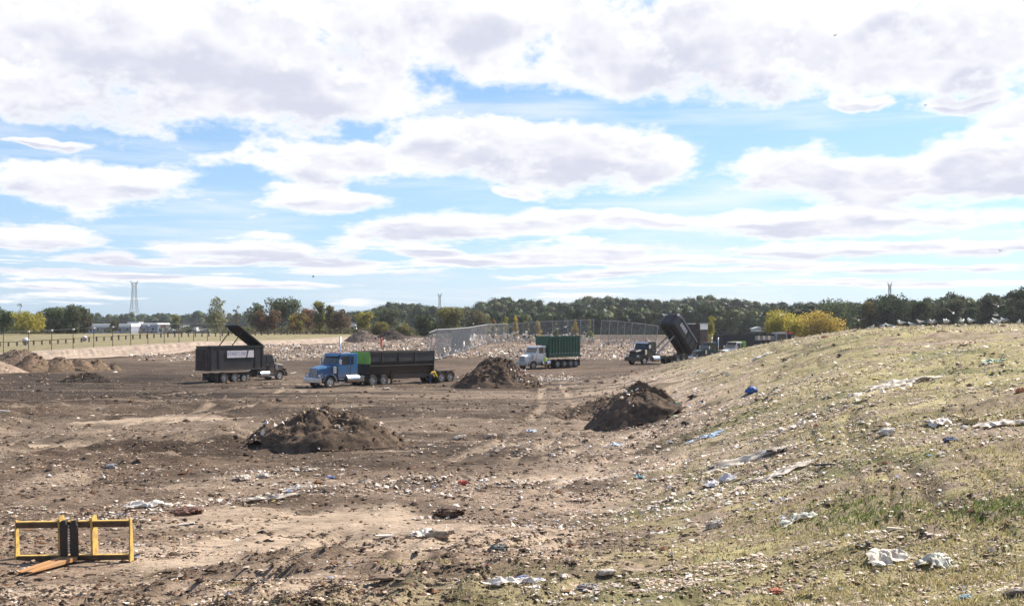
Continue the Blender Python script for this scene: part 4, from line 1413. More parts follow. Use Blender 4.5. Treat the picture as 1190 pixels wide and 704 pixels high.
def cab_unit(root, xf, paint, hood=1.95, cab=1.75, roof=2.95, grille='dullsteel', bumper='chrome', stack=True, visor='black', lamps=True, roofmat=None, sleeper=0.0):
    """conventional hooded truck cab: front bumper at x = xf, facing +x"""
    P = M[paint]
    xc = xf - hood
    xb = xc - cab
    xw = xf - 1.15
    MB().prism([(xf - .16, .42), (xf, .46), (xf, .82), (xf - .10, .90), (xf - .16, .90)], -1.2, 1.2).build('bumper', M[bumper], root, 0.02)
    mb = MB()
    hz = 1.68
    ring = lambda x, hw, z0, z1, ch: [(x, -hw, z0), (x, hw, z0), (x, hw, z1 - ch), (x, hw - ch, z1), (x, -hw + ch, z1), (x, -hw, z1 - ch)]
    mb.loft([ring(xf - .20, .56, .80, hz, .12), ring(xf - .75, .66, .78, hz + .14, .16), ring(xc - .02, .88, .78, hz + .30, .16)])
    mb.build('hood', P, root, 0.02)
    g = MB()
    g.box(xf - .20, xf - .155, -.50, .50, .86, hz - .06)
    for i in range(7):
        y = -.45 + i * .15
        g.box(xf - .155, xf - .135, y - .018, y + .018, .88, hz - .09)
    g.build('grille', M[grille], root)
    for s in (-1, 1):
        fb = MB()
        n = 10
        prof_o, prof_i = [], []
        for i in range(n + 1):
            a = math.pi * (0.02 + 0.96 * i / n)
            prof_o.append((xw + math.cos(a) * .76, .52 + math.sin(a) * .72))
            prof_i.append((xw + math.cos(a) * .61, .52 + math.sin(a) * .59))
        for i in range(n):
            q = [prof_o[i], prof_o[i + 1], prof_i[i + 1], prof_i[i]]
            fb.prism(q, s * .60, s * 1.16)
        fb.box(xf - .42, xf - .22, min(s * .55, s * 1.10), max(s * .55, s * 1.10), .86, 1.26)
        fb.build('fender', P, root)
        if lamps:
            MB().box(xf - .222, xf - .19, min(s * .66, s * 1.0), max(s * .66, s * 1.0), .95, 1.17).build('headlight', M['lamp'], root)
        ms = MB()
        ms.box(xc - .12, xc - .02, min(s * 1.27, s * 1.47), max(s * 1.27, s * 1.47), 2.0, 2.45)
        ms.bar((xc - .1, s * 1.08, 2.25), (xc - .08, s * 1.3, 2.3), .03)
        ms.build('mirror', M['chrome'], root)
        MB().cyl((xc - .30 - cab * .35, s * .98, .72), (xb - .55, s * .98, .72), .37, n=16).build('fuel_tank', M['chrome'], root, smooth=False)
        st = MB()
        st.box(xc - .75, xc - .1, min(s * .85, s * 1.15), max(s * .85, s * 1.15), .42, .52)
        st.box(xc - .75, xc - .1, min(s * .85, s * 1.10), max(s * .85, s * 1.10), .70, .78)
        st.build('step', M['dullsteel'], root)
        MB().cyl((xc + .28, s * 1.0, 1.25), (xc + .28, s * 1.0, 1.85), .17, n=14).build('air_cleaner', M['chrome'], root)
        if stack and (stack != 'far' or s < 0):
            MB().cyl((xb - .12, s * .92, .9), (xb - .12, s * .92, 3.65 if stack != 'far' else 4.35), .075, n=10).build('exhaust_stack', M['chrome'], root, smooth=True)
    cb = MB()
    cb.prism([(xc, .82), (xc, 1.98), (xc - .32, roof - .12), (xc - .50, roof), (xb - sleeper, roof), (xb - sleeper, .82)], -1.1, 1.1)
    cb.build('cab', M[roofmat] if roofmat else P, root, 0.05)
    # windscreen proud of the slanted front
    dx, dz = -.32, (roof - .12) - 1.98
    L = math.hypot(dx, dz)
    nx, nz = dz / L, -dx / L
    a0, a1 = .08, .92
    p0 = (xc + dx * a0, 1.98 + dz * a0)
    p1 = (xc + dx * a1, 1.98 + dz * a1)
    wsh = MB()
    for (y0, y1) in ((-.98, -.02), (.02, .98)):
        wsh.prism([(p0[0] + nx * .02, p0[1] + nz * .02), (p1[0] + nx * .02, p1[1] + nz * .02), (p1[0] - nx * .02, p1[1] - nz * .02), (p0[0] - nx * .02, p0[1] - nz * .02)], y0, y1)
    wsh.build('windscreen', M['glass'], root)
    for s in (-1, 1):
        MB().prism([(xc - .20, 1.98), (xc - .42, roof - .22), (xb + .45, roof - .22), (xb + .45, 1.98)], s * 1.085, s * 1.115).build('side_window', M['glass'], root)
        dr = MB()
        dr.box(xb + .36, xb + .38, min(s * 1.1, s * 1.112), max(s * 1.1, s * 1.112), .95, roof - .15)
        dr.build('door_seam', M['chassis'], root)
        MB().box(xb + .42, xb + .58, min(s * 1.1, s * 1.14), max(s * 1.1, s * 1.14), 1.75, 1.80).build('door_handle', M['chrome'], root)
        MB().box(xb + .02, xb + .28, min(s * 1.09, s * 1.115), max(s * 1.09, s * 1.115), 2.0, roof - .25).build('quarter_window', M['glass'], root)
    vb = MB()
    vb.prism([(xc - .14, roof - .24), (xc - .02, roof - .26), (xc - .30, roof - .02), (xc - .40, roof - .02)], -1.0, 1.0)
    vb.build('sun_visor', M[visor], root)
    for y in (-.7, -.35, 0, .35, .7):
        MB().box(xc - .62, xc - .52, y - .06, y + .06, roof + .005, roof + .075).build('marker_lamp', M['amber'], root)
    return xw, xb


def chassis(root, x0, x1, z=.82):
    mb = MB()
    for s in (-1, 1):
        mb.box(x0, x1, s * .43 - .05, s * .43 + .05, z - .14, z + .14)
    x = x0 + .4
    while x < x1:
        mb.box(x - .06, x + .06, -.38, .38, z - .10, z + .10)
        x += 1.4
    return mb.build('chassis', M['chassis'], root)


def axle(root, x, dual=True, r=.51, rim='rim', track=.98):
    MB().cyl((x, -track + .1, r - .03), (x, track - .1, r - .03), .10, n=8).build('axle', M['chassis'], root)
    for s in (-1, 1):
        wheel(root, x, s * track, r, .60 if dual else .30, rim)


def mudflap(root, x):
    for s in (-1, 1):
        MB().box(x - .02, x + .02, s * .98 - .32, s * .98 + .32, .18, .95).build('mud_flap', M['tyre'], root)


def text_mesh(body, size, name):
    cu = bpy.data.curves.new(name, 'FONT')
    cu.body = body
    cu.size = size
    cu.extrude = 0.004
    cu.align_x = 'CENTER'
    cu.align_y = 'CENTER'
    tmp = bpy.data.objects.new(name, cu)
    C.objects.link(tmp)
    dg = bpy.context.evaluated_depsgraph_get()
    me = bpy.data.meshes.new_from_object(tmp.evaluated_get(dg))
    bpy.data.objects.remove(tmp)
    bpy.data.curves.remove(cu)
    return me


def put_truck(name, label, px, Y, rotz, cat='truck', dz=0.0):
    X = px2x(px, Y)
    c, s = math.cos(rotz), math.sin(rotz)
    zf = np.mean([gz(X + c * d, Y + s * d) for d in (2.5, 3.5, 4.5)])
    zr = np.mean([gz(X + c * d, Y + s * d) for d in (-2.5, -3.5, -4.5)])
    t = thing(name, label, cat, (X, Y, (zf + zr) / 2 + dz), rotz)
    t.rotation_euler = (0, -math.atan2(zf - zr, 7.0), rotz)
    return t


# --- black dump truck, lid standing open, heading right and away
def truck_black():
    t = put_truck('dump_truck', 'black dump truck with raised lid and pale side sign, facing away to the right', 283, 113, R(51))
    t.scale = (.94,) * 3
    xw, xb = cab_unit(t, 5.25, 'black', hood=1.85, cab=1.55, roof=2.9, visor='chrome')
    chassis(t, -5.0, 5.0)
    axle(t, xw, False)
    for x in (-2.05, -3.45):
        axle(t, x)
    axle(t, -0.75, False, .46)
    mudflap(t, -4.35)
    # box
    b = MB()
    L0, L1, hw, z0, z1 = -5.2, 1.75, 1.25, 1.32, 3.85
    b.box(L0, L1, -hw, -hw + .09, z0, z1)
    b.box(L0, L1, hw - .09, hw, z0, z1)
    b.box(L0 + .002, L1 - .002, -hw + .09, hw - .09, z0, z0 + .1)
    b.box(L1 - .09, L1 - .002, -hw + .09, hw - .09, z0 + .1, z1 + .2)
    box = b.build('dump_box', M['black'], t, 0.02)
    r_ = MB()
    for s in (-1, 1):
        r_.box(L0 - .02, L1 + .02, min(s * 1.24, s * 1.31), max(s * 1.24, s * 1.31), z1 - .13, z1 + .03)
        r_.box(L0 - .02, L1 + .02, min(s * 1.24, s * 1.30), max(s * 1.24, s * 1.30), z0 - .05, z0 + .14)
        x = L0 + .1
        while x < L1:
            if s > 0 or not (-3.6 < x < 0.3):
                r_.box(x - .06, x + .06, min(s * 1.245, s * 1.30), max(s * 1.245, s * 1.30), z0 + .1, z1 - .1)
            x += .95
    r_.build('side_rib', M['black'], box)
    tg = MB()
    tg.box(L0 - .10, L0 - .005, -1.26, 1.26, z0 - .05, z1 - .25)
    for y in (-.85, -.28, .28, .85):
        tg.box(L0 - .16, L0 - .10, y - .06, y + .06, z0, z1 - .3)
    for z in (z0 + .1, 2.3, z1 - .4):
        tg.box(L0 - .155, L0 - .101, -1.2, 1.2, z - .06, z + .06)
    tg.build('tailgate', M['rust'], t)
    # side sign
    sg = MB().box(-3.15, 0.35, -1.335, -1.285, 2.62, 3.38).build('side_sign', M['sign'], t)
    tx = link('lettering', text_mesh('STREET MET', .50, 'lettering'), sg, M['signtext'])
    tx.location = (-1.75, -1.339, 3.05)
    tx.rotation_euler = (R(90), 0, 0)
    dv = MB()
    dv.bar((-.62, -1.345, 2.60), (-.42, -1.345, 3.40), .13, .012)
    dv.build('sign_stripe', M['black'], sg)
    # lid hinged at the front, raised
    ang = R(34)
    m = Matrix.Translation((1.6, 0, z1 + .06)) @ Matrix.Rotation(ang, 4, 'Y')
    lid = MB()
    lid.box(-3.7, 0, -1.22, 1.22, -.03, .03, m)
    lo = lid.build('tarp_lid', M['black'], t)
    fr = MB()
    fr.box(-3.82, -3.701, -1.24, 1.24, -.07, .07, m)
    for x in (-2.8, -1.9, -1.0):
        fr.box(x - .05, x + .05, -1.2, 1.2, -.09, -.031, m)
    for s in (-1, 1):
        fr.box(-3.7, 0, min(s * 1.221, s * 1.29), max(s * 1.221, s * 1.29), -.07, .07, m)
    fr.build('lid_frame', M['chassis'], lo)
    fl = MB()
    p = m @ Vector((-3.78, 1.15, .0))
    fl.bar(p + Vector((-.15, .15, .30)), p + Vector((.75, -.2, -1.0)), .16, .05)
    fl.build('lid_flap', M['lamp'], lo)
    pr = MB()
    pr.cyl((-2.4, -1.1, z1), m @ Vector((-3.0, -1.1, -.05)), .06, n=8)
    pr.cyl((-2.4, 1.1, z1), m @ Vector((-3.0, 1.1, -.05)), .06, n=8)
    pr.build('lid_strut', M['chassis'], t)
    MB().cyl((1.95, -.95, 1.0), (1.95, -.95, 3.1), .09, n=10).build('exhaust_stack', M['chrome'], t)


truck_black()


def truck_blue():
    t = put_truck('semi_truck', 'blue tractor with chrome bumper pulling a black tub trailer with a lime green front', 444, 107, R(228))
    t.scale = (1.07,) * 3
    xw, xb = cab_unit(t, 8.0, 'blue', hood=2.0, cab=1.75, roof=2.95, visor='blue', sleeper=.45, stack='far')
    chassis(t, -.3, 7.7)
    axle(t, xw, False)
    for x in (2.15, 0.85):
        axle(t, x)
    MB().box(3.05, 3.9, -1.15, 1.15, .45, .95).build('tool_box', M['chrome'], t, 0.03)
    # trailer
    x1, x0 = 2.55, -5.35
    tub = MB()
    def ring(x, dz=0):
        return [Vector((x, y, z + dz)) for (y, z) in ((-.75, 1.02), (.75, 1.02), (1.05, 1.75), (1.25, 2.15), (1.25, 3.0), (1.16, 3.0), (1.16, 2.2), (-1.16, 2.2), (-1.16, 3.0), (-1.25, 3.0), (-1.25, 2.15), (-1.05, 1.75))]
    tub.loft([ring(x1 - .08), ring(x0 + .08)])
    tb = tub.build('trailer_tub', M['navy'], t, 0.02)
    rl = MB()
    for s in (-1, 1):
        rl.box(x0 - .02, x1 + .02, min(s * 1.24, s * 1.32), max(s * 1.24, s * 1.32), 2.90, 3.06)
        rl.box(x0, x1, min(s * 1.10, s * 1.30), max(s * 1.10, s * 1.30), 1.72, 1.84)
    for x in (1.1, -.9, -2.9):
        for s in (-1, 1):
            rl.box(x - .06, x + .06, min(s * 1.245, s * 1.31), max(s * 1.245, s * 1.31), 2.1, 2.92)
    rl.build('tub_rail', M['chassis'], tb)
    MB().prism([(x1 - .06, 1.95), (x1, 1.95), (x1 + .02, 3.02), (x1 - .04, 3.02)], -1.27, 1.27).build('front_panel', M['lime'], t)
    MB().prism([(x1 - .06, 1.05), (x1 - .01, 1.05), (x1 - .002, 1.945), (x1 - .06, 1.945)], -1.05, 1.05).build('front_bulkhead', M['black'], t)
    MB().box(x0 - .02, x0 + .06, -1.26, 1.26, 1.1, 3.02).build('rear_gate', M['black'], t)
    fr = MB()
    for s in (-1, 1):
        fr.box(-8.1, 2.4, s * .48 - .06, s * .48 + .06, .80, 1.0)
    fr.box(-8.15, -8.0, -1.15, 1.15, .72, .92)
    fr.box(-8.1, -5.4, -1.2, 1.2, 1.06, 1.16)
    fr.build('trailer_frame', M['chassis'], t)
    for x in (-6.35, -7.5):
        axle(t, x)
        for s in (-1, 1):
            fd = MB()
            for i in range(8):
                a0, a1 = math.pi * i / 8, math.pi * (i + 1) / 8
                fd.prism([(x + math.cos(a) * rr, .5 + math.sin(a) * rr) for a, rr in ((a0, .60), (a1, .60), (a1, .57), (a0, .57))], s * .68, s * 1.28)
            fd.build('fender', M['chassis'], t)
    for s in (-1, 1):
        lg = MB()
        lg.box(-.45, -.30, s * .85 - .08, s * .85 + .08, .15, 1.7)
        lg.box(-.50, -.25, s * .85 - .14, s * .85 + .14, .10, .149)
        lg.build('landing_leg', M['chassis'], t)
    bl = MB().box(-5.0, -.7, -.70, .70, .52, 1.0).build('under_tank', M['navy'], t, 0.05)


truck_blue()


def truck_white():
    t = put_truck('dump_truck', 'white cab truck carrying a dark green corrugated dump box, facing left', 636, 143, R(220))
    xw, xb = cab_unit(t, 4.5, 'white', hood=1.7, cab=1.65, roof=2.95, visor='white', bumper='white', stack=False)
    chassis(t, -4.4, 4.2)
    axle(t, xw, False, rim='white')
    for x in (-.85, -1.95, -3.05, -4.0):
        axle(t, x, x < -1.5, rim='dullsteel')
    mudflap(t, -4.62)
    x0, x1, z0, z1, hw = -4.75, .85, 1.35, 4.05, 1.25
    b = MB()
    b.box(x0, x1, -hw, -hw + .06, z0, z1)
    b.box(x0, x1, hw - .06, hw, z0, z1)
    b.box(x0, x1 - .002, -hw + .06, hw - .06, z0, z0 + .1)
    b.box(x1 - .06, x1 - .002, -hw + .06, hw - .06, z0 + .1, z1)
    b.box(x0 + .002, x0 + .06, -hw + .06, hw - .06, z0 + .1, z1)
    bo = b.build('dump_box', M['green'], t)
    rb = MB()
    for s in (-1, 1):
        n = 11
        for i in range(n):
            x = x0 + .25 + i * (x1 - x0 - .5) / (n - 1)
            rb.box(x - .10, x + .10, min(s * 1.25, s * 1.34), max(s * 1.25, s * 1.34), z0 + .58, z1 - .13)
        rb.box(x0 - .03, x1 + .03, min(s * 1.245, s * 1.36), max(s * 1.245, s * 1.36), z1 - .12, z1 + .06)
        rb.box(x0 - .03, x1 + .03, min(s * 1.245, s * 1.38), max(s * 1.245, s * 1.38), z0 + .0, z0 + .28)
    rb.build('box_rib', M['green'], bo)
    lt = MB()
    for s in (-1, 1):
        for i in range(11):
            x = x0 + .25 + i * (x1 - x0 - .5) / 10
            lt.box(x - .09, x + .09, min(s * 1.26, s * 1.40), max(s * 1.26, s * 1.40), z0 + .48, z0 + .57)
    lt.build('rib_ledge', M['dullsteel'], bo)
    for x in (-3.6, -2.4, -1.1, .2):
        MB().box(x - .2, x + .2, 1.23, 1.33, z1 + .065, z1 + .16).build('tarp_roll', M['sign'], t)


truck_white()


def truck_tipping():
    t = put_truck('rolloff_truck', 'dark truck tipping up a rounded black container', 764, 155, R(223), dz=0.0)
    t.scale = (1.12,) * 3
    xw, xb = cab_unit(t, 4.95, 'black', hood=1.75, cab=1.6, roof=2.85, visor='chrome', stack=False, grille='black', bumper='black')
    chassis(t, -5.2, 4.7)
    axle(t, xw, False)
    for x in (-2.6, -3.8):
        axle(t, x)
    a = R(44)
    m = Matrix.Translation((-5.1, 0, 1.15)) @ Matrix.Rotation(-a, 4, 'Y')
    # hoist rails under the container, tipped with it
    h = MB()
    for s in (-1, 1):
        h.box(0, 5.0, s * .5 - .08, s * .5 + .08, .0, .18, m)
    h.build('hoist_rail', M['chassis'], t)
    cy = MB()
    for s in (-1, 1):
        cy.cyl((1.3, s * .5, .95), m @ Vector((3.4, s * .5, .05)), .10, n=10)
    cy.build('lift_cylinder', M['dullsteel'], t)
    ct = thing('roll_off_container', 'black rounded container tipped up on the dark truck, pale emblem near its top', 'container')
    ct.matrix_world = t.matrix_basis @ m
    rings = []
    prof = [(-.98, .20), (.98, .20), (1.22, .55), (1.25, 1.95), (1.10, 2.4), (-1.10, 2.4), (-1.25, 1.95), (-1.22, .55)]
    for (x, k, dz) in ((0.0, 1.0, 0), (4.6, 1.0, 0), (5.1, .96, -.02), (5.32, .82, .1), (5.4, .6, .3)):
        rings.append([Vector((x, y * k, (z - 1.1) * k + 1.1)) for (y, z) in prof])
    MB().loft(rings).build('container_body', M['blacksteel'], ct, 0.03)
    rb = MB()
    for x in (.1, 1.1, 2.1, 3.3, 4.3):
        for s in (-1, 1):
            if not (s > 0 and x > 2.4):
                rb.box(x - .06, x + .06, min(s * 1.23, s * 1.31), max(s * 1.23, s * 1.31), .6, 1.9)
    for s in (-1, 1):
        rb.box(0, 4.6, min(s * 1.2, s * 1.33), max(s * 1.2, s * 1.33), 1.9, 2.02)
    rb.build('container_rib', M['blacksteel'], ct)
    em = MB()
    for i in range(4):
        x = 2.75 + i * .42
        em.add([(x + math.cos(q) * .22, 1.262, 1.45 + math.sin(q) * .34) for q in np.linspace(0, 2 * math.pi, 8, endpoint=False)] +
               [(x + math.cos(q) * .22, 1.25, 1.45 + math.sin(q) * .34) for q in np.linspace(0, 2 * math.pi, 8, endpoint=False)],
               [tuple(range(8))] + [(i_, (i_ + 1) % 8, 8 + (i_ + 1) % 8, 8 + i_) for i_ in range(8)])
    em.build('emblem', M['sign'], ct)
    MB().box(-.12, -.01, -1.2, 1.2, .2, 1.98).build('container_door', M['blacksteel'], ct)


truck_tipping()


def truck_box():
    t = put_truck('rolloff_truck', 'rusty brown high sided truck with white rimmed box behind the tipped container', 804, 172, R(222), dz=0.0)
    cab_unit(t, 3.2, 'black', hood=1.6, cab=1.5, roof=2.6, stack=False, grille='black', bumper='black')
    chassis(t, -4.4, 3.0)
    axle(t, 2.05, False)
    for x in (-2.3, -3.5):
        axle(t, x)
    z0, z1 = 1.4, 5.6
    x0, x1 = -2.4, -.5
    b = MB()
    b.box(x0, x1, -1.25, -1.15, z0, z1)
    b.box(x0, x1, 1.15, 1.25, z0, z1)
    b.box(x0, x1 - .003, -1.15, 1.15, z0, z0 + .1)
    b.box(x1 - .1, x1 - .003, -1.15, 1.15, z0 + .1, z1)
    bo = b.build('tall_box', M['rust'], t, .02)
    rm = MB()
    for s in (-1, 1):
        rm.box(x0 - .03, x1 + .03, min(s * 1.14, s * 1.30), max(s * 1.14, s * 1.30), z1 + .003, z1 + .10)
        rm.box(x0, x1, min(s * 1.251, s * 1.28), max(s * 1.251, s * 1.28), z1 - .85, z1 - .05)
    rm.build('white_rim', M['white'], bo)


truck_box()


def truck_teal():
    t = put_truck('semi_truck', 'dark teal truck cab with pale hood half hidden by the hill crest', 833, 163.5, R(200), dz=0.0)
    cab_unit(t, 4.0, 'teal', hood=1.9, cab=1.7, roof=2.95, stack=True)
    chassis(t, -3.5, 3.8)
    axle(t, 2.85, False)
    for x in (-1.6, -2.8):
        axle(t, x)
    MB().box(-3.4, -.6, -1.2, 1.2, 1.02, 1.2).build('flat_deck', M['chassis'], t)


truck_teal()


def truck_lime():
    t = put_truck('semi_truck', 'white truck cab with lime green rear corner peeking over the hill crest', 860, 176, R(215), dz=-0.25)
    xw, xb = cab_unit(t, 4.0, 'white', hood=1.8, cab=1.6, roof=3.0, stack=False)
    MB().box(xb - .75, xb - .04, -1.2, 1.2, .9, 3.08).build('sleeper_panel', M['lime'], t, .04)
    chassis(t, -3.5, 3.8)
    axle(t, xw, False)
    for x in (-1.6, -2.8):
        axle(t, x)
    MB().box(-3.4, -.6, -1.2, 1.2, 1.02, 1.2).build('flat_deck', M['chassis'], t)


truck_lime()


def long_trailer():
    Y = 192
    x0, x1 = px2x(834, Y), px2x(916, Y + 8)
    L = math.hypot(x1 - x0, 8)
    t = thing('open_trailer', 'long black open topped trailer with a row of light gaps behind the crest', 'trailer', ((x0 + x1) / 2, Y + 4, gz((x0 + x1) / 2, Y + 4) - .25), math.atan2(8, x1 - x0))
    h = L / 2
    b = MB()
    for s in (-1, 1):
        b.box(-h, h, s * 1.2 - .05, s * 1.2 + .05, 1.2, 2.75)
        b.box(-h, -h * .1, s * 1.2 - .049, s * 1.2 + .049, 2.75, 3.75)
        b.box(-h * .1, h, s * 1.2 - .06, s * 1.2 + .06, 3.55, 3.8)
    b.box(-h + .05, h - .05, -1.15, 1.15, 1.2, 1.3)
    for x in (-h, h - .1):
        b.box(x, x + .1, -1.15, 1.15, 1.3, 3.6)
    bo = b.build('trailer_body', M['black'], t)
    n = 8
    for i in range(n):
        x = -h * .08 + i * (h * 1.05) / (n - 1)
        for s in (-1, 1):
            MB().box(x - .09, x + .09, s * 1.2 - .09, s * 1.2 + .09, 2.75, 3.56).build('trailer_post', M['dullsteel'], bo)
    for x in (-h + 1.0, -h + 2.2, h - 2.4, h - 1.2):
        axle(t, x)
    MB().box(h - .6, h - .1, -1.3, 1.3, 3.82, 4.15).build('orange_lamp', M['orange'], t)
    # grey machine cab at the right end
    X = px2x(907, 197)
    k = thing('loader_cab', 'small grey machine cab at the right end of the black trailer', 'machine', (X, 197, gz(X, 197)), R(10))
    MB().prism([(-1.3, .9), (1.5, .9), (1.5, 2.0), (.9, 2.9), (.8, 3.9), (-1.2, 3.9), (-1.3, 2.0)], -.9, .9).build('cab', M['dullsteel'], k, .04)
    MB().prism([(-1.0, 2.4), (.75, 2.4), (.65, 3.6), (-1.0, 3.6)], -.93, -.90).build('side_window', M['glass'], k)
    MB().prism([(-2.6, .7), (-1.3, .7), (-1.3, 2.4), (-2.5, 2.2)], -.8, .8).build('engine_cover', M['rust'], k, .04)
    for x in (-1.9, .9):
        for s in (-1, 1):
            wheel(k, x, s * 1.0, .62, .45, 'dullsteel')


long_trailer()


# ------------------------------------------------------------------ fork frame in the foreground
def fork_frame():
    X, Y = FORK_XY
    Z = gz(X, Y) + .03
    t = thing('fork_carriage', 'yellow steel pallet fork frame standing on the ground at the lower left', 'fork attachment', (X, Y, Z - .01), 0)
    t.rotation_euler = (0, R(-1.6), R(-4))
    W = 67.5 / F * Y            # half width
    H = 46 / F * Y
    rot = Matrix.Rotation(R(90), 4, 'Z')
    # rails: yellow angle iron on top, worn bar under it, front shade painted into its colour
    MB().box(-W, W, -.055, .075, H - .022, H).build('top_rail', M['yellow'], t, .004)
    MB().box(-W, W, -.05, .0, H - .135, H - .0225).build('top_bar', M['shadedbar'], t, .004)
    MB().box(-W, W, -.055, .06, .105, .122).build('bottom_rail', M['yellow'], t, .004)
    MB().box(-W, W, -.06, .0, .01, .1045).build('bottom_bar', M['shadedbar'], t, .004)
    for s in (-1, 1):
        sp = MB()
        x = s * (W + .016)
        sp.add([(x - .015, -.09, -.03), (x + .015, -.09, -.03), (x + .015, .10, -.03), (x - .015, .10, -.03),
                (x - .015, -.03, H + .03), (x + .015, -.03, H + .03), (x + .015, .07, H + .03), (x - .015, .07, H + .03)],
               [(3, 2, 1, 0), (4, 5, 6, 7), (0, 1, 5, 4), (1, 2, 6, 5), (2, 3, 7, 6), (3, 0, 4, 7)])
        sp.build('side_plate', M['yellow'], t, .004)
    for px in (70.5, 109.5):
        x = (px - 86) / F * Y
        up = MB()
        up.add([(x + a_, y_, z_) for a_ in (-.022, .022) for (y_, z_) in ((-.07, .125), (.19, .10), (.19, H - .05), (.15, H + .09), (.02, H + .11), (-.07, H + .04))],
               [(0, 1, 2, 3, 4, 5), (11, 10, 9, 8, 7, 6)] + [(i_, (i_ + 1) % 6, 6 + (i_ + 1) % 6, 6 + i_) for i_ in range(6)])
        up.build('upright', M['yellow'], t, .004)
        MB().box(x - .10, x + .10, .062, .16, .02, .10).build('mounting_hook', M['yellow'], t)
    for px in (78.3, 90.5):
        x = (px - 86) / F * Y
        hw = .078 if px < 85 else .083
        mt = Matrix.Translation((x, -.16, 0)) @ Matrix.Rotation(R(-9), 4, 'Z')
        fk = MB().prism([(x - hw, .06), (x + hw, .06), (x + hw, H - .05), (x - hw, H - .05)], -.165, -.105)
        fo = fk.build('fork', M['darkfork'], t, .01)
        MB().box(x - .05, x + .05, -.15, -.02, H - .10, H + .03).build('fork_hook', M['darkfork'], fo, .008)
        tn = MB()
        y = [(0, .0, .085), (-.5, .02, .095), (-1.1, .05, .10), (-1.42, .07, .09)]
        k = hw * 0.98
        rings = []
        for (yy, zb, zt) in y:
            kk = k if yy > -1.2 else k * .72
            rings.append([mt @ Vector((-kk, yy, zb + .03)), mt @ Vector((kk, yy, zb + .03)), mt @ Vector((kk, yy, zt + .03)), mt @ Vector((-kk, yy, zt + .03))])
        tn.loft(rings)
        tn.build('tine', M['tine'], fo, .006)
    ch = MB()
    xx = (84.4 - 86) / F * Y
    for i in range(11):
        z = .18 + i * .055
        ch.box(xx - .014, xx + .014, -.15, -.125, z, z + .038)
    ch.build('adjuster_chain', M['dullsteel'], t)
    MB().box(xx + .03, xx + .07, -.12, -.02, H - .02, H + .035).build('locking_pin', M['yellow'], t)


fork_frame()


# ------------------------------------------------------------------ litter nets and fences
def litter_net(label, pts, heights, lean=0.0, bar_step=1.2, net=True, name='litter_fence', rail=.16):
    P = [Vector((px2x(px, Y), Y, gz(px2x(px, Y), Y))) for px, Y in pts]
    t = thing(name, label, 'litter fence', P[0])
    o = P[0]
    nrm = Vector((0, -1, 0))
    for i in range(len(P) - 1):
        a, b = P[i] - o, P[i + 1] - o
        d = (b - a)
        n = Vector((d.y, -d.x, 0)).normalized() * lean
        ta, tb = a + Vector((0, 0, heights[i])) + n, b + Vector((0, 0, heights[i + 1])) + n
        MB().bar(ta, tb, rail).build('top_rail', M['dullsteel'], t)
        MB().bar(a + Vector((0, 0, .25)), b + Vector((0, 0, .25)), rail).build('bottom_rail', M['dullsteel'], t)
        k = max(2, int(d.length / bar_step))
        for j in range(k + (i == len(P) - 2)):
            f = j / k
            MB().bar(a.lerp(b, f) - Vector((0, 0, .2)), ta.lerp(tb, f), .11).build('post', M['dullsteel'], t)
        if net:
            q = [a + Vector((0, 0, .2)), b + Vector((0, 0, .2)), tb, ta]
            cuts = 6
            mb = MB()
            for c in range(cuts):
                f0, f1 = c / cuts, (c + 1) / cuts
                mb.add([q[0].lerp(q[1], f0), q[0].lerp(q[1], f1), q[3].lerp(q[2], f1), q[3].lerp(q[2], f0)], [(0, 1, 2, 3)])
            mb.build('net', M['net'], t)
    return t


litter_net('tall leaning litter net panel closest to the black trailer', [(494, 166), (503, 168), (522, 180), (543, 202)], [4.3, 4.7, 4.6, 4.3], lean=.7, bar_step=.8)
litter_net('litter net bending away to the right behind the dark mound', [(543.5, 203), (566, 228), (590, 236)], [4.2, 4.0, 3.9], bar_step=2.6)
litter_net('long thin litter net run above the white cab truck', [(591, 237), (625, 234), (660, 230), (690, 226)], [3.9, 4.4, 4.7, 5.0], bar_step=5.5, rail=.11)
litter_net('litter net frame of slanting poles left of the tipped container', [(697, 222), (716, 224), (732, 226), (762, 232)], [4.9, 4.7, 4.4, 3.7], lean=.7, bar_step=3.2, rail=.11)


def white_blobs_on_net():
    # plastic caught in the nets: one drift per net foot
    n = 420
    px = rng.uniform(503, 690, n)
    Y = np.interp(px, [494, 503, 522, 543, 566, 590, 690], [165, 167, 179, 201, 227, 235, 225]) - .25
    X = (px - CX) / F * Y
    z = ground_z(X, Y) + np.abs(rng.normal(0, .9, n))
    s = np.clip(np.exp(rng.normal(math.log(.34), .45, n)), .12, 1.0)
    v, f, c = chips(X, Y, z, s, pick(n, [6, 6, 2, 1, .5, .3, .3, 2.0, .2, .1, .1, .2]), .5, 1.6)
    o = link('caught_plastic', np_mesh('caught_plastic', v, f, False, c), None, M['litter'])
    tag(o, 'shreds of white and bluish plastic blown against the foot of the litter nets', kind='stuff')


white_blobs_on_net()


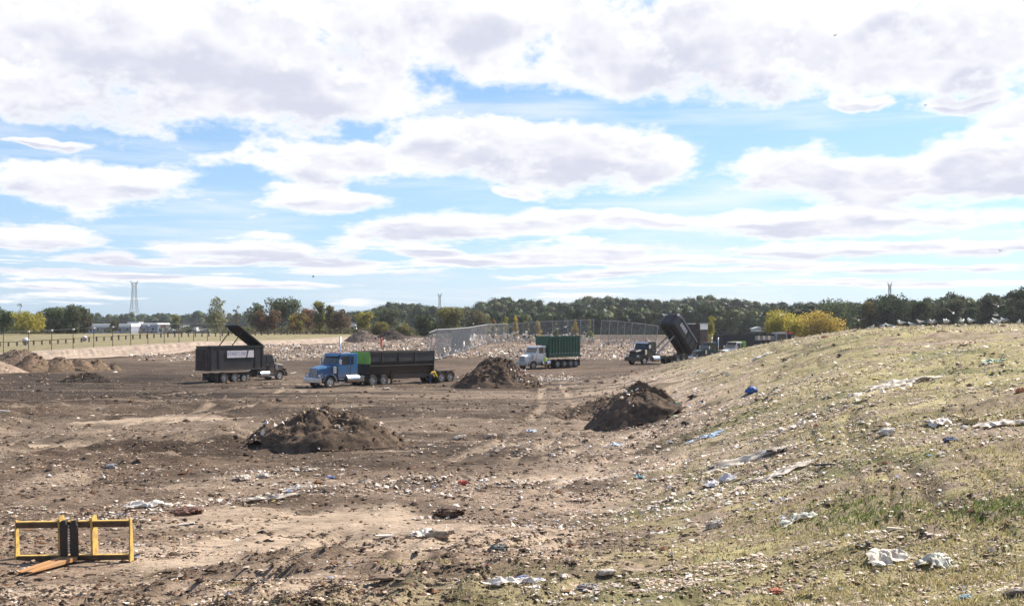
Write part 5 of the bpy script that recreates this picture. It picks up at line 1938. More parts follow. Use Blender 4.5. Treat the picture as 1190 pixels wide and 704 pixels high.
def wire_fence():
    pts = [(-60, 181), (-22, 185), (4, 188), (33, 192), (60, 196), (85, 200), (109, 204), (131, 208), (152, 211), (172, 214), (191, 217), (208, 222), (225, 228), (241, 234), (256, 240)]
    o0 = None
    t = thing('post_fence', 'line of tall thin posts with wires along the top of the tan liner', 'fence', (px2x(4, 189), 189, gz(px2x(4, 189), 189)))
    o = Vector(t.location)
    P = [Vector((px2x(px, Y + 1.5), Y + 1.5, gz(px2x(px, Y + 1.5), Y + 1.5))) - o for px, Y in pts]
    for i, p in enumerate(P):
        MB().cyl(p - Vector((0, 0, .3)), p + Vector((rnd.uniform(-.08, .08), 0, 3.9)), .075, .06, 8).build('post', M['rust'], t)
        if i in (3, 4, 5, 6, 7, 9):
            MB().box(p.x - .10, p.x + .22, p.y - .1, p.y + .1, 3.55 + p.z, 3.85 + p.z).build('post_cap', M['white'], t)
    for z in (1.3, 2.6, 3.75):
        w = MB()
        for i in range(len(P) - 1):
            w.bar(P[i] + Vector((0, 0, z)), P[i + 1] + Vector((0, 0, z)), .025)
        w.build('wire', M['dullsteel'], t)


wire_fence()


def guard_rail():
    anchors_px = [-60, 6, 85, 156, 300, 400, 432]
    anchors_Y = [222, 228, 236, 252, 300, 340, 352]
    t = thing('guard_rail', 'low dark rail on stubby black posts along the grass verge', 'guard rail', (px2x(156, 252), 252, gz(px2x(156, 252), 252)))
    o = Vector(t.location)
    px, P = -60.0, []
    while px < 432:
        Y = float(np.interp(px, anchors_px, anchors_Y))
        X = px2x(px, Y)
        P.append(Vector((X, Y, gz(X, Y))) - o)
        px += float(np.interp(px, [0, 150, 430], [10, 8.2, 7.0]))
    for p in P:
        MB().cyl(p - Vector((0, 0, .2)), p + Vector((0, 0, rnd.uniform(.8, 1.15))), .21, .17, 10).build('post', M['chassis'], t)
    r = MB()
    for i in range(len(P) - 1):
        r.bar(P[i] + Vector((0, .2, .95)), P[i + 1] + Vector((0, .2, .85)), .06, .12)
    r.build('rail', M['chassis'], t)


guard_rail()


# ------------------------------------------------------------------ buildings, pylons, cars in the distance
def building(label, px0, px1, top, Y, walls, roof='flat', roofm='dullsteel', depth=14, windows=4, bandm=None, eave=None, sign=None, band=0.0, cat='building', name='building', base=None):
    x0, x1 = px2x(px0, Y), px2x(px1, Y)
    g = gz((x0 + x1) / 2, Y) if base is None else base
    zt = py2z(top, Y) - g
    w = (x1 - x0) / 2
    t = thing(name, label, cat, ((x0 + x1) / 2, Y, g))
    if roof == 'gable':
        ze = zt * .55
        MB().prism([(-w, -.5), (w, -.5), (w, ze), (0, zt - .25), (-w, ze)], 0, depth).build('wall', M[walls], t)
        r = MB()
        th = .25
        for s in (-1, 1):
            r.prism([(0, zt - .22), (s * (w + .5), ze - .42), (s * (w + .5), ze - .42 + th), (0, zt)], -.4, depth + .4)
        r.build('roof', M[roofm], t)
        ze2 = ze
    else:
        ze2 = zt - .5
        MB().box(-w, w, 0, depth, -.5, zt - .35 - band).build('wall', M[walls], t)
        MB().box(-w - .25, w + .25, -.25, depth + .25, zt - .345 - band, zt).build('roof', M[bandm or roofm], t)
    for i in range(windows):
        x = -w + (i + .5) * 2 * w / windows
        ww = min(.9, w / windows * .55)
        f = MB().box(x - ww, x + ww, -.08, -.003, ze2 * .35, ze2 * .72).build('window', M['white'], t)
        MB().box(x - ww + .12, x + ww - .12, -.10, -.083, ze2 * .35 + .12, ze2 * .72 - .12).build('pane', M['glass'], f)
    MB().box(-.6 + w * .6, .6 + w * .6, -.07, -.003, -.4, 2.0).build('door', M['roofdark'], t)
    if sign:
        MB().box(-w * .5, w * .5, -.2, -.003, ze2 * .78, ze2 * .98).build('sign_board', M[sign], t)
    return t


building('long low building with a white roof edge left of the grey hall', 93, 152, 376.5, 570, 'wallgrey', bandm='wallwhite', band=1.1, windows=7, depth=18)
building('grey blue hall with a pale stepped roofline', 152, 183, 375.5, 585, 'wallgrey', bandm='wallwhite', band=.6, windows=3, depth=20)
building('small white annex on the roof line of the long low building', 148, 161, 373.5, 606, 'wallwhite', windows=1, depth=8)
building('white block with a red sign between the grey hall and the gabled house', 183, 197, 377, 575, 'wallwhite', windows=2, sign='redsign', depth=12)
building('white gabled house with a dark roof right of the red signed block', 195, 206, 380, 545, 'wallwhite', 'gable', 'roofdark', windows=1, depth=10)
building('cream house right of the white gabled house', 204, 213, 378, 570, 'wallwhite', windows=1, depth=10)
building('low grey shed far right of the cream house beside the parked cars', 226, 240, 383.5, 560, 'wallgrey', windows=2, depth=8)
building('small pale house among dark trees right of the tipped container', 790, 803, 378, 430, 'wallwhite', 'gable', 'dullsteel', windows=1, depth=8, base=2.0, name='house', cat='house')
building('little white hut in the trees above the black trailer', 877, 889, 379.5, 430, 'wallwhite', 'gable', 'dullsteel', windows=1, depth=7, base=2.0, name='house', cat='house')
building('small pale shed in front of the wood above the far dirt heaps', 460, 468, 375, 420, 'wallwhite', windows=1, depth=6, name='shed', cat='shed')
building('tiny white shed right of the reddish autumn tree', 407, 413, 374.5, 410, 'wallwhite', windows=1, depth=5, name='shed', cat='shed')


def car(label, px, Y, paint, rot, van=False):
    X = px2x(px, Y)
    t = thing('parked_car' if not van else 'parked_van', label, 'car' if not van else 'van', (X, Y, gz(X, Y) + 1.4), rot, 'vehicles parked by the far buildings')
    h = 1.45 if not van else 2.3
    prof = [(-2.2, .35), (2.2, .35), (2.25, .8), (1.3, .95), (.7, h), (-1.2, h), (-1.9, .98), (-2.25, .9)] if not van else \
           [(-2.6, .35), (2.6, .35), (2.6, 1.1), (2.0, 1.25), (1.6, h), (-2.6, h)]
    MB().prism(prof, -.88, .88).build('body', M[paint], t, .06)
    g = MB()
    for s in (-1, 1):
        g.prism([(-1.1, .98), (1.0, .98), (.6, h - .12), (-1.0, h - .12)] if not van else [(.6, 1.3), (1.75, 1.3), (1.5, h - .2), (.6, h - .2)], s * .86, s * .895)
    g.build('side_window', M['glass'], t)
    for x in (-1.4, 1.4):
        for s in (-1, 1):
            wheel(t, x, s * .8, .33, .22, 'dullsteel')


def parking():
    X0, X1 = px2x(208, 540), px2x(256, 560)
    mb = MB()
    xs = np.linspace(X0 - 20, X1 + 6, 20)
    vs, fs = [], []
    for i, x in enumerate(xs):
        for j, y in enumerate((516, 528, 540, 552)):
            vs.append((x, y, gz(x, y) + 1.38))
    for i in range(len(xs) - 1):
        for j in range(3):
            a = i * 4 + j
            fs.append((a, a + 4, a + 5, a + 1))
    me = bpy.data.meshes.new('car_park')
    me.from_pydata(vs, [], fs)
    m = simple('asphalt', (0.06, 0.06, 0.06), .9)
    o = link('car_park', me, None, m)
    tag(o, 'grey car park by the far buildings', kind='structure')


parking()
car('white car beside the white gabled house, leftmost of the parked row', 199, 532, 'white', R(10))
car('silver car in the parked row right of the white car', 208, 534, 'dullsteel', R(5))
car('white van near the middle of the parked row', 215, 530, 'white', R(175), True)
car('dark car right of the middle white van', 223, 534, 'navy', R(8))
car('second white van, standing tall near the right end of the parked row', 228, 528, 'white', R(90), True)
car('white car at the right end of the parked row', 239, 534, 'white', R(-4))


def pylon(label, px, Y, top, scale_w, thick):
    X = px2x(px, Y)
    g = gz(X, Y)
    H = py2z(top, Y) - g
    t = thing('transmission_tower', label, 'pylon', (X, Y, g))
    lv = [(0, 1.0), (.22, .72), (.42, .46), (.60, .34), (.78, .27), (.95, .27)]
    W = scale_w
    corner = lambda k, h, w: Vector(((1 if k in (0, 3) else -1) * w * W, (1 if k in (0, 1) else -1) * w * W, h * H))
    lg, br = MB(), MB()
    for k in range(4):
        for i in range(len(lv) - 1):
            lg.bar(corner(k, *lv[i]), corner(k, *lv[i + 1]), thick)
    for i in range(len(lv) - 1):
        for k in range(4):
            k2 = (k + 1) % 4
            br.bar(corner(k, *lv[i]), corner(k2, *lv[i + 1]), thick * .6)
            br.bar(corner(k2, *lv[i]), corner(k, *lv[i + 1]), thick * .6)
            br.bar(corner(k, *lv[i + 1]), corner(k2, *lv[i + 1]), thick * .6)
    lg.build('tower_leg', M['dullsteel'], t)
    br.build('lattice_brace', M['dullsteel'], t)
    for h, ext in ((.60, .60), (.78, .52)):
        MB().bar((-ext * W, 0, h * H), (ext * W, 0, h * H), thick).build('cross_arm', M['dullsteel'], t)
    ca = MB()
    for s in (-1, 1):
        ca.bar((s * .2 * W, 0, .93 * H), (s * .62 * W, 0, H), thick * 1.2)
        ca.bar((s * .27 * W, 0, .88 * H), (s * .62 * W, 0, H), thick * .8)
    ca.bar((-.3 * W, 0, .95 * H), (.3 * W, 0, .95 * H), thick)
    ca.build('top_horn', M['dullsteel'], t)


pylon('large steel lattice pylon above the white buildings on the left', 156, 1120, 326, 6.6, .33)
pylon('small faint pylon over the dark trees at the right', 1034, 1100, 328, 3.6, .36)
pylon('thin distant pylon over the wood left of centre', 511, 1150, 341, 3.2, .45)


# ------------------------------------------------------------------ people
def skin_body(name, joints, edges, radii, mat, parent, root=0, sub=1):
    me = bpy.data.meshes.new(name)
    me.from_pydata(joints, edges, [])
    o = link(name, me, parent, mat)
    md = o.modifiers.new('skin', 'SKIN')
    md.use_smooth_shade = True
    if not me.skin_vertices:
        bpy.context.view_layer.update()
    sv = me.skin_vertices[0].data
    for i, r in enumerate(radii):
        sv[i].radius = (r, r) if not isinstance(r, tuple) else r
        sv[i].use_root = (i == root)
    s = o.modifiers.new('smooth', 'SUBSURF')
    s.levels = s.render_levels = sub
    return o


def person(label, X, Y, rotz, bend, jacket, trousers, hat=None):
    t = thing('person', label, 'person', (X, Y, gz(X, Y)), rotz)
    c, s = math.cos(bend), math.sin(bend)

    def up(d, y=0.0, f=0.0):       # point d above the hips along the bent torso, facing +x
        return (s * d + c * f, y, .92 + c * d - s * f)
    J = [(0, 0, .92), up(.25), up(.48), up(.58), up(.66), up(.80, 0, .02),
         (0.02, .10, .88), (.05, .12, .50), (0, .13, .08), (.14, .14, .03),
         (0.02, -.10, .88), (-.08, -.13, .50), (-.16, -.14, .08), (-.02, -.15, .03)]
    arm = []
    for sd in (1, -1):
        sh = Vector(up(.50, sd * .19))
        el = sh + (Vector((.12, sd * .04, -.27)) if bend > .3 else Vector((.03, sd * .07, -.28)))
        wr = el + (Vector((.16, 0, -.18)) if bend > .3 else Vector((.14, -sd * .02, -.20)))
        hn = wr + Vector((.05, 0, -.06))
        arm += [tuple(sh), tuple(el), tuple(wr), tuple(hn)]
    J += arm
    E = [(0, 1), (1, 2), (2, 3), (3, 4), (4, 5), (0, 6), (6, 7), (7, 8), (8, 9), (0, 10), (10, 11), (11, 12), (12, 13),
         (2, 14), (14, 15), (15, 16), (16, 17), (2, 18), (18, 19), (19, 20), (20, 21)]
    rad = [.13, .13, .15, .065, .09, .10, .09, .065, .045, .04, .09, .065, .045, .04] + [.06, .045, .035, .04] * 2
    skin_body('body', J, E, rad, M['skin'], t)
    # fingers: short chains rooted in each palm
    # trousers and jacket grow over the body
    JT = [J[0], J[6], J[7], (J[8][0], J[8][1], .12), J[10], J[11], (J[12][0], J[12][1], .12)]
    skin_body('trousers', JT, [(0, 1), (1, 2), (2, 3), (0, 4), (4, 5), (5, 6)], [.15, .115, .09, .075, .115, .09, .075], M[trousers], t)
    JJ = [J[0], J[1], J[2], J[3], J[14], J[15], J[16], J[18], J[19], J[20]]
    JJ[3] = up(.55)
    skin_body('jacket', JJ, [(0, 1), (1, 2), (2, 3), (2, 4), (4, 5), (5, 6), (2, 7), (7, 8), (8, 9)], [.165, .165, .19, .09, .085, .065, .05, .085, .065, .05], M[jacket], t)
    for ft in (9, 13):
        x, y, z = J[ft]
        MB().box(x - .20, x + .06, y - .05, y + .05, 0, .10).build('boot', M['chassis'], t, .03)
    if hat:
        h = up(.86, 0, .02)
        mb = MB()
        rings = []
        for k in range(6):
            a = math.pi / 2 * k / 6
            rings.append([(h[0] + math.cos(q) * .125 * math.cos(a), h[1] + math.sin(q) * .115 * math.cos(a), h[2] + .12 * math.sin(a)) for q in np.linspace(0, 2 * math.pi, 12, endpoint=False)])
        mb.loft(rings)
        mb.build('hat', M[hat], t, smooth=True)
    return t


_x = px2x(500, 108.5)
person('person in a yellow jacket and blue trousers bending over beside the trailer wheels', _x, 108.5, R(40), 1.0, 'hiyellow', 'denim', 'gulldark')
_x = px2x(634.5, 138.2)
person('person in a lime safety vest standing behind the white truck cab', _x, 138.2, R(200), .08, 'hilime', 'chassis', 'gulldark')
# grey A-shaped wheel chock by the person
_X, _Y, _Z = ray(513, 441)
_t = thing('stand', 'small grey metal stand lying near the bending person', 'stand', (_X, _Y, _Z))
MB().box(-.55, .55, -.25, .25, .02, .10).build('base_plate', M['dullsteel'], _t)
MB().bar((0, 0, .1), (.18, 0, .62), .07).build('upright', M['dullsteel'], _t)

# ------------------------------------------------------------------ markers and far bits
_X, _Y, _Z = ray(443, 404)
_t = thing('marker_post', 'bright red marker post in the pale refuse above the black trailer', 'marker', (_X, _Y, _Z))
MB().cyl((0, 0, -.2), (.05, 0, 1.9), .22, .20, 10).build('post', M['orange'], _t)
MB().cyl((.05, 0, 1.9), (.05, 0, 2.05), .24, .06, 10).build('post_cap', M['orange'], _t)
for (px, py, r_, lb) in ((30, 400, .75, 'white round tank standing by the guard rail at the far left'), (98.5, 396, .6, 'small white round tank behind the guard rail')):
    Y = 236 if px < 50 else 246
    X = px2x(px, Y)
    t_ = thing('round_tank', lb, 'tank', (X, Y, gz(X, Y)))
    mb = MB()
    rr = []
    for k in range(9):
        a = -math.pi / 2 + math.pi * (k + .5) / 9
        rr.append([(math.cos(q) * r_ * math.cos(a), math.sin(q) * r_ * math.cos(a), r_ * 1.05 + r_ * math.sin(a)) for q in np.linspace(0, 2 * math.pi, 14, endpoint=False)])
    mb.loft(rr)
    mb.build('shell', M['white'], t_, smooth=True)
    MB().box(-r_ * .6, r_ * .6, -r_ * .6, r_ * .6, -.1, .12).build('base', M['dullsteel'], t_)


# ------------------------------------------------------------------ gulls
def make_gull():
    mb = MB()
    rings = []
    for (x, z, r) in ((-.24, .27, .01), (-.14, .28, .055), (0, .27, .085), (.10, .29, .075), (.15, .35, .045), (.19, .39, .045), (.235, .385, .02)):
        rings.append([(x, math.cos(q) * r, z + math.sin(q) * r) for q in np.linspace(0, 2 * math.pi, 10, endpoint=False)])
    mb.loft(rings)
    t = thing('gull', 'grey and white gull standing on the hill crest', 'gull')
    mb.build('body', M['gullwhite'], t, smooth=True)
    for s in (-1, 1):
        w = MB()
        w.loft([[(-.34, s * .045, .27), (-.34, s * .05, .275), (-.34, s * .045, .285)], [(-.12, s * .085, .25), (-.12, s * .10, .30), (-.12, s * .055, .345)], [(.08, s * .075, .26), (.08, s * .095, .30), (.08, s * .05, .34)]])
        w.build('wing', M['gullgrey'], t)
        MB().cyl((0, s * .035, 0), (.01, s * .035, .21), .008, n=5).build('leg', M['skin'], t)
    MB().cyl((.23, 0, .385), (.29, 0, .375), .012, .004, n=6).build('beak', M['amber'], t)
    return t


g0 = make_gull()
first = True
spots = [(1013, 381), (1026, 379), (1034, 378.5), (1045, 377.5), (1047, 378), (1082, 377), (1084, 377.5), (1069, 377), (1098, 377), (1101, 376.8), (1116, 377), (1118, 378), (1127, 377), (1129, 377.5),
         (1156, 376.5), (1158, 377), (1167, 376.5), (1153, 379), (1160, 381), (1060, 379.5), (1184, 379)]
for i, (px, py) in enumerate(spots):
    Y = float(np.interp(px, [1000, 1100, 1190], [86, 84, 82])) + (rnd.uniform(-3, 1) if py < 378.4 else -9)
    X = px2x(px, Y)
    o = g0 if first else copy_tree(g0)
    first = False
    o.location = (X, Y, gz(X, Y) + .01)
    o.rotation_euler = (0, 0, rnd.uniform(0, 6.28))
    o.scale = (1.25,) * 3
    o['group'] = 'gulls standing on the hill crest'


def make_flying(label, spread=.9, upw=.25, top='gullgrey', tip='gulldark', group=None):
    t = thing('flying_gull', label, 'gull', group=group)
    mb = MB()
    rings = []
    for (x, r) in ((-.26, .015), (-.15, .05), (0, .08), (.12, .065), (.2, .045), (.25, .02)):
        rings.append([(x, math.cos(q) * r, math.sin(q) * r) for q in np.linspace(0, 2 * math.pi, 10, endpoint=False)])
    mb.loft(rings)
    mb.build('body', M['gullwhite'], t, smooth=True)
    for s in (-1, 1):
        w = MB()
        def sec(x, y, z, c, th):
            return [(x - c, y, z), (x, y, z - th), (x + c * .6, y, z), (x, y, z + th)]
        w.loft([sec(.03, s * .06, .04, .13, .018), sec(.07, s * .36 * spread, .04 + upw * .5, .12, .012), sec(-.06, s * .68 * spread, .04 + upw * .55, .06, .006)])
        wo = w.build('wing', M[top], t)
        e = MB()
        e.loft([sec(-.06, s * .681 * spread, .04 + upw * .55, .06, .006), sec(-.16, s * .80 * spread, .04 + upw * .5, .015, .003)])
        e.build('wing_tip', M[tip], wo)
    return t


LOWG = 'white gulls flying low in front of the woods'
f0 = make_flying('small white gull flying low in front of the dark far wood', group=LOWG)
low_spots = [(648, 382, 190), (657, 380, 190), (601, 386, 200), (731, 372, 200), (789, 359, 180), (802, 362, 180), (844, 353, 180), (868, 356, 200), (883, 367, 180), (727, 359, 170), (703, 361, 190),
             (550, 376, 180), (1160, 356, 110), (1157, 366, 105), (998, 372, 110), (684, 356, 200), (850, 370, 180), (908, 366, 170)]
for i, (px, py, Y) in enumerate(low_spots):
    o = f0 if i == 0 else copy_tree(f0)
    o.location = (px2x(px, Y), Y, py2z(py, Y))
    o.rotation_euler = (rnd.uniform(-.5, .5), rnd.uniform(-.2, .2), rnd.uniform(0, 6.28))
    o.scale = (1.0,) * 3
b = make_flying('large black and white gull flying just above the hill crest at the right', 1.0, .5, 'gulldark')
b.location = (px2x(1108, 62), 62, py2z(364, 62))
b.rotation_euler = (0, 0, R(60))
b.scale = (.85,) * 3
for (px, py, Y, lb) in ((970, 42, 120, 'dark bird high in the grey cloud right of centre'), (1162, 292, 120, 'dark bird low in the sky near the right edge'),
                        (364, 322, 130, 'tiny dark bird in the sky above the autumn trees'), (1075, 123, 140, 'faint dark bird under the upper right cloud')):
    q = make_flying(lb, .9, .5, 'gulldark')
    q.location = (px2x(px, Y), Y, py2z(py, Y))
    q.rotation_euler = (.2, 0, R(30))
    q.scale = (.6,) * 3
g_ = copy_tree(g0)
g_['label'] = 'single gull perched on top of the tipped black container'
g_.location = (px2x(772, 153.8), 153.8, py2z(369.5, 153.8))
g_.rotation_euler = (0, 0, R(200))
g_.scale = (1.5,) * 3
if 'group' in g_:
    del g_['group']


# ------------------------------------------------------------------ larger pieces of rubbish, one by one
def rubbish(label, cat, name, px, py, wpx, hpx, col, kind='bag', rot=None, seed=0):
    X, Y, Z = ray(px, py)
    w = wpx / F * Y
    h = hpx / F * Y * (.66 if kind == 'sheet' else .85)
    r = np.random.default_rng(int(px * 13 + py))
    if kind in ('bag', 'sheet', 'lump'):
        nu, nv = 36, 20
        if kind == 'sheet':
            uu, vv = np.meshgrid(np.linspace(-1, 1, nu), np.linspace(-1, 1, nv), indexing='ij')
            x = uu * w / 2 * (1 + .35 * (vnoise(uu * 2 + px, vv * 3, 3) - .5) * 2)
            dpt = max(h * 2.2, w * .35)
            y = vv * dpt / 2 * (.35 + 1.1 * vnoise(uu * 3.1 + px, vv * .2, 6)) + .22 * w * (vnoise(uu * 1.5 + px, vv * .3, 5) - .5)
            crumple = fbm(uu * 3.4 + px, vv * 1.8 + py, 9, 3, .55)
            z = np.clip(crumple - .34, 0, 1) * h * 1.5
            taper = (1 - np.abs(uu) ** 4) * (1 - np.abs(vv) ** 4)
            X_, Y_ = X + x, Y + y
            zz = ground_z(X_.ravel(), Y_.ravel()).reshape(x.shape) - gz(X, Y) + .05 + z * (0.35 + .65 * taper)
            V = np.stack([x, y, zz], -1).reshape(-1, 3)
            idx = np.arange(nu * nv).reshape(nu, nv)
            Fc = np.stack([idx[:-1, :-1], idx[1:, :-1], idx[1:, 1:], idx[:-1, 1:]], -1).reshape(-1, 4)
        else:
            th = np.linspace(0, 2 * np.pi, nu, endpoint=False)
            ph = np.linspace(-np.pi / 2, np.pi / 2, nv)
            tg, pg = np.meshgrid(th, ph, indexing='ij')
            dx, dy, dz = np.cos(tg) * np.cos(pg), np.sin(tg) * np.cos(pg), np.sin(pg)
            cr = 1 - np.abs(2 * fbm(dx * 2.6 + px + dz, dy * 2.6 + dz * 2.9 + py, 7, 4, .6) - 1)
            n = .45 + .72 * cr + .35 * (vnoise(dx * 1.3 + px, dy * 1.3 + dz, 4) - .5)
            x = np.sign(dx) * np.abs(dx) ** .8 * w / 2 * n
            y = dy * w * .36 * n
            z = np.maximum(dz * h * .50 * n + h * .22 * (1 + .8 * dx), -.02)
            V = np.stack([x, y, z], -1).reshape(-1, 3)
            idx = np.arange(nu * nv).reshape(nu, nv)
            nx = np.roll(idx, -1, 0)
            Fc = np.stack([idx[:, :-1], nx[:, :-1], nx[:, 1:], idx[:, 1:]], -1).reshape(-1, 4)
        grime = vnoise(V[:, 0] / (w * .16) + px, V[:, 1] / (w * .16) + V[:, 2] * 9, 13)[:, None]
        gk = sstep(.52, .78, grime) * .65
        cols = np.array(col) * (1 - gk) + np.array([.22, .16, .115]) * gk
        o = link(name, np_mesh(name, V, Fc, kind != 'bag', cols), None, M['litter'])
    else:       # board / stick
        mb = MB()
        mb.box(-w / 2, w / 2, -h * .6, h * .6, 0, max(.03, h * .35))
        me = mb.mesh(name)
        a = me.color_attributes.new('tint', 'FLOAT_COLOR', 'POINT')
        a.data.foreach_set('color', np.tile([*col, 1], len(me.vertices)).astype(np.float32))
        o = link(name, me, None, M['litter'])
        o.rotation_euler = (r.uniform(-.08, .08), r.uniform(-.12, .12), r.uniform(-.3, .3) if rot is None else rot)
        Z += .02
    o.location = (X, Y, Z)
    if kind != 'board' and rot:
        o.rotation_euler = (0, 0, rot)
    return tag(o, label, cat)


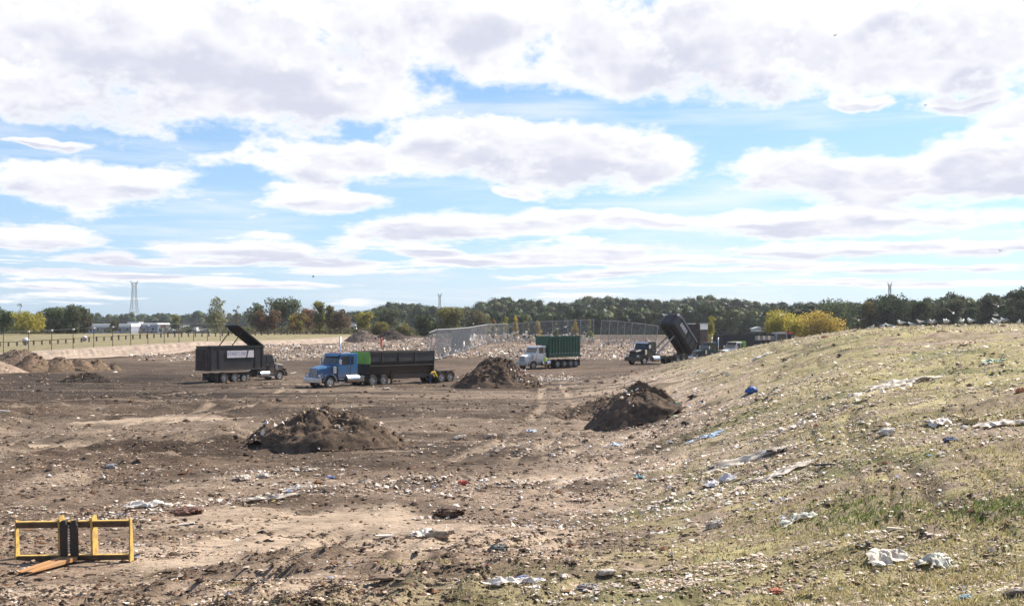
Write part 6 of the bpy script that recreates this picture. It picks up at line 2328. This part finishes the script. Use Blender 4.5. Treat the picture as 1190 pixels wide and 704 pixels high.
WH, CR, GL, TN, BL, LB, RD, BK, GN, BR = (.74, .70, .64), (.66, .59, .50), (.60, .62, .54), (.52, .42, .33), (.05, .15, .50), (.38, .50, .66), (.55, .10, .07), (.03, .03, .03), (.30, .45, .30), (.22, .14, .09)
for a in (
    ('bright blue plastic drum shaped piece on the slope above the tan streak', 'plastic scrap', 'plastic_scrap', 873, 456, 15, 9, BL, 'lump'),
    ('crumpled light blue tarp spread at the foot of the slope', 'tarp', 'crumpled_tarp', 818, 509, 44, 7, LB, 'sheet'),
    ('greenish white plastic bag leaning up in the grass right of centre', 'plastic bag', 'plastic_bag', 927, 606, 46, 15, GL, 'sheet', R(22)),
    ('large whitish crumpled plastic sheet in the lower right grass, left of the long bag', 'plastic sheet', 'plastic_sheet', 1033, 652, 56, 20, CR, 'sheet', R(28)),
    ('long pale green plastic bag on the dark rut at the lower right', 'plastic bag', 'plastic_bag', 1090, 654, 48, 17, GL, 'sheet', R(25)),
    ('small cream bag standing in the grass left of the leaning bag', 'plastic bag', 'plastic_bag', 829, 613, 20, 14, CR, 'bag'),
    ('white torn bag half up the slope above the green patch', 'plastic bag', 'plastic_bag', 1030, 504, 20, 10, WH, 'bag'),
    ('long white plastic strip across the upper slope', 'plastic sheet', 'plastic_sheet', 1050, 446, 70, 9, CR, 'sheet', R(12)),
    ('white plastic strip below the long one on the slope', 'plastic sheet', 'plastic_sheet', 1002, 458, 46, 7, CR, 'sheet', R(14)),
    ('pale sheet lying at the edge of the hill near the trucks', 'plastic sheet', 'plastic_sheet', 884, 415, 22, 5, WH, 'sheet', R(12)),
    ('white scrap lower left of the pale sheet by the hill edge', 'plastic sheet', 'plastic_sheet', 809, 434, 18, 6, CR, 'sheet', R(12)),
    ('white plastic heap at the right edge of the slope', 'plastic sheet', 'plastic_sheet', 1168, 494, 60, 9, CR, 'sheet'),
    ('yellowish bag beside the white heap on the right slope', 'plastic bag', 'plastic_bag', 1128, 492, 16, 10, (.6, .48, .24), 'bag'),
    ('white sheet above the yellowish bag', 'plastic sheet', 'plastic_sheet', 1088, 491, 28, 8, WH, 'sheet'),
    ('dark blue scrap on the right slope under the white heap', 'plastic scrap', 'plastic_scrap', 1104, 512, 16, 7, (.10, .13, .24), 'bag'),
    ('pale green scrap on the upper right slope', 'plastic scrap', 'plastic_scrap', 1154, 420, 24, 6, GN, 'sheet', R(10)),
    ('red and white scrap on the upper slope under the gulls', 'plastic scrap', 'plastic_scrap', 1122, 400, 14, 5, (.62, .40, .34), 'sheet'),
    ('orange scrap at the right edge of the slope', 'plastic scrap', 'plastic_scrap', 1186, 456, 10, 8, (.6, .22, .1), 'bag'),
    ('long white curved strip at the foot of the slope', 'plastic sheet', 'plastic_sheet', 862, 534, 84, 8, CR, 'sheet', R(6)),
    ('wide whitish pile of plastic below the curved strip', 'plastic sheet', 'plastic_sheet', 905, 552, 70, 11, CR, 'sheet', R(8)),
    ('grey white film beside the green grass clump', 'plastic sheet', 'plastic_sheet', 835, 562, 40, 10, (.6, .58, .6), 'sheet', R(14)),
    ('black plank like strip at the middle of the slope foot', 'black strip', 'rubber_strip', 960, 541, 32, 6, BK, 'board', R(12)),
    ('black strip lying above the long white curved strip', 'black strip', 'rubber_strip', 903, 524, 24, 5, BK, 'board', R(5)),
    ('curled white foam piece beside the tan cushion', 'foam piece', 'foam_piece', 492, 624, 32, 12, WH, 'sheet', R(10)),
    ('tan cushion lying on the sandy patch near the centre', 'cushion', 'torn_cushion', 512, 622, 30, 13, (.5, .40, .30), 'lump', R(10)),
    ('white board on the sand left of the tan cushion', 'board', 'loose_board', 447, 624, 22, 6, WH, 'board', R(28)),
    ('dark scrap with a yellow end right of the cushion', 'plastic scrap', 'plastic_scrap', 579, 640, 24, 11, (.16, .17, .16), 'bag'),
    ('blue grey bundle in white plastic at the bottom centre', 'plastic bag', 'plastic_bag', 607, 677, 18, 12, (.34, .36, .55), 'bag'),
    ('white torn plastic around the blue bundle at the bottom centre', 'plastic sheet', 'plastic_sheet', 594, 679, 54, 14, WH, 'sheet'),
    ('grey crumpled scrap lower right of the bundle', 'plastic scrap', 'plastic_scrap', 682, 687, 28, 13, (.30, .29, .29), 'bag'),
    ('cream lump in the grass lower middle', 'foam piece', 'foam_piece', 704, 668, 20, 8, CR, 'lump'),
    ('pale blue sheet lying in the dark mud near the steep mound', 'plastic sheet', 'plastic_sheet', 711, 517, 20, 6, LB, 'sheet'),
    ('pale blue film in the mud left of the steep mound', 'plastic sheet', 'plastic_sheet', 617, 502, 14, 6, LB, 'sheet'),
    ('teal scrap on the ground right of centre', 'plastic scrap', 'plastic_scrap', 743, 556, 12, 6, (.25, .42, .45), 'sheet'),
    ('red scrap in the litter drift at the centre', 'plastic scrap', 'plastic_scrap', 537, 562, 12, 6, RD, 'bag'),
    ('white sack on the ground right of the compost heap', 'plastic bag', 'plastic_bag', 534, 510, 14, 7, CR, 'bag'),
    ('pale plastic on the ground between the heap and the steep mound', 'plastic bag', 'plastic_bag', 569, 509, 14, 9, TN, 'bag'),
    ('white plastic pile on bare ground above the fork frame', 'plastic sheet', 'plastic_sheet', 175, 588, 46, 11, WH, 'sheet'),
    ('flat white strip right of the fork frame', 'board', 'loose_board', 217, 610, 18, 4, WH, 'board', R(4)),
    ('long white film lying near the compost heap', 'plastic sheet', 'plastic_sheet', 312, 581, 56, 9, CR, 'sheet'),
    ('white scrap below the compost heap at the right', 'plastic sheet', 'plastic_sheet', 340, 569, 30, 7, WH, 'sheet'),
    ('blue and white scrap below the compost heap', 'plastic scrap', 'plastic_scrap', 383, 556, 12, 5, (.15, .25, .55), 'bag'),
    ('white bag near the left foot of the compost heap', 'plastic bag', 'plastic_bag', 305, 554, 14, 7, WH, 'bag'),
    ('cream sheet left of the compost heap foot', 'plastic sheet', 'plastic_sheet', 281, 556, 18, 6, CR, 'sheet'),
    ('grey bundle lying in the mud at the left', 'plastic bag', 'plastic_bag', 128, 544, 14, 8, (.35, .36, .38), 'bag'),
    ('reddish brown brush pile right of the fork frame', 'brush pile', 'brush_pile', 216, 597, 34, 12, (.20, .11, .08), 'bag'),
    ('white board at the far left on the mud', 'board', 'loose_board', 5, 479, 12, 4, WH, 'board', R(5)),
    ('rounded dark stump of wood in the sandy area at the bottom centre', 'wood piece', 'wood_chunk', 445, 672, 30, 7, (.26, .18, .12), 'lump'),
    ('brown root clump in the sand above the tan cushion', 'wood piece', 'wood_chunk', 522, 598, 34, 13, (.16, .10, .07), 'bag'),
    ('rough dark rock at the lower right corner', 'rock', 'rock', 1184, 694, 34, 16, (.16, .13, .11), 'lump'),
    ('pale blue scrap left of the corner rock', 'plastic scrap', 'plastic_scrap', 1121, 697, 14, 8, (.30, .50, .62), 'bag'),
    ('reddish orange scrap in the grass at the lower right', 'plastic scrap', 'plastic_scrap', 900, 688, 20, 7, (.50, .14, .07), 'bag'),
    ('white thin bent stick in the grass between the two large bags', 'stick', 'bent_stick', 1040, 616, 18, 4, CR, 'board', R(-35)),
    ('greenish white sheet draped over the right flank of the steep mound', 'plastic sheet', 'plastic_sheet', 779, 474, 22, 16, (.55, .62, .45), 'sheet', R(-40)),
    ('dark pipe standing on the right shoulder of the compost heap', 'pipe', 'pipe_end', 424, 500, 9, 12, (.05, .08, .09), 'bag'),
    ('white plastic on the mound top in front of the white cab truck', 'plastic scrap', 'plastic_scrap', 594, 419, 5, 4, WH, 'bag'),
    ('pale lump of foam in front of the blue truck', 'foam piece', 'foam_piece', 448, 453, 9, 4, CR, 'lump'),
    ('small red scrap of plastic caught on the steep part of the leaning net', 'plastic scrap', 'plastic_scrap', 512, 398, 5, 4, RD, 'bag'),
):
    rubbish(*a)


# ------------------------------------------------------------------ thin autumn haze over the whole place
def build_haze():
    mb = MB()
    mb.box(-1800, 1800, -60, 1400, -9, 48)
    m = bpy.data.materials.new('haze_air')
    m.use_nodes = True
    t = NT(m.node_tree)
    v = t.n('ShaderNodeVolumePrincipled', Color=(0.86, 0.91, 1.0, 1))
    v.inputs['Density'].default_value = HAZE
    v.inputs['Anisotropy'].default_value = 0.2
    t.n('ShaderNodeOutputMaterial', Volume=v.outputs[0])
    o = mb.build('haze', m)
    tag(o, 'thin pale haze in the air over the landfill', kind='stuff')


build_haze()
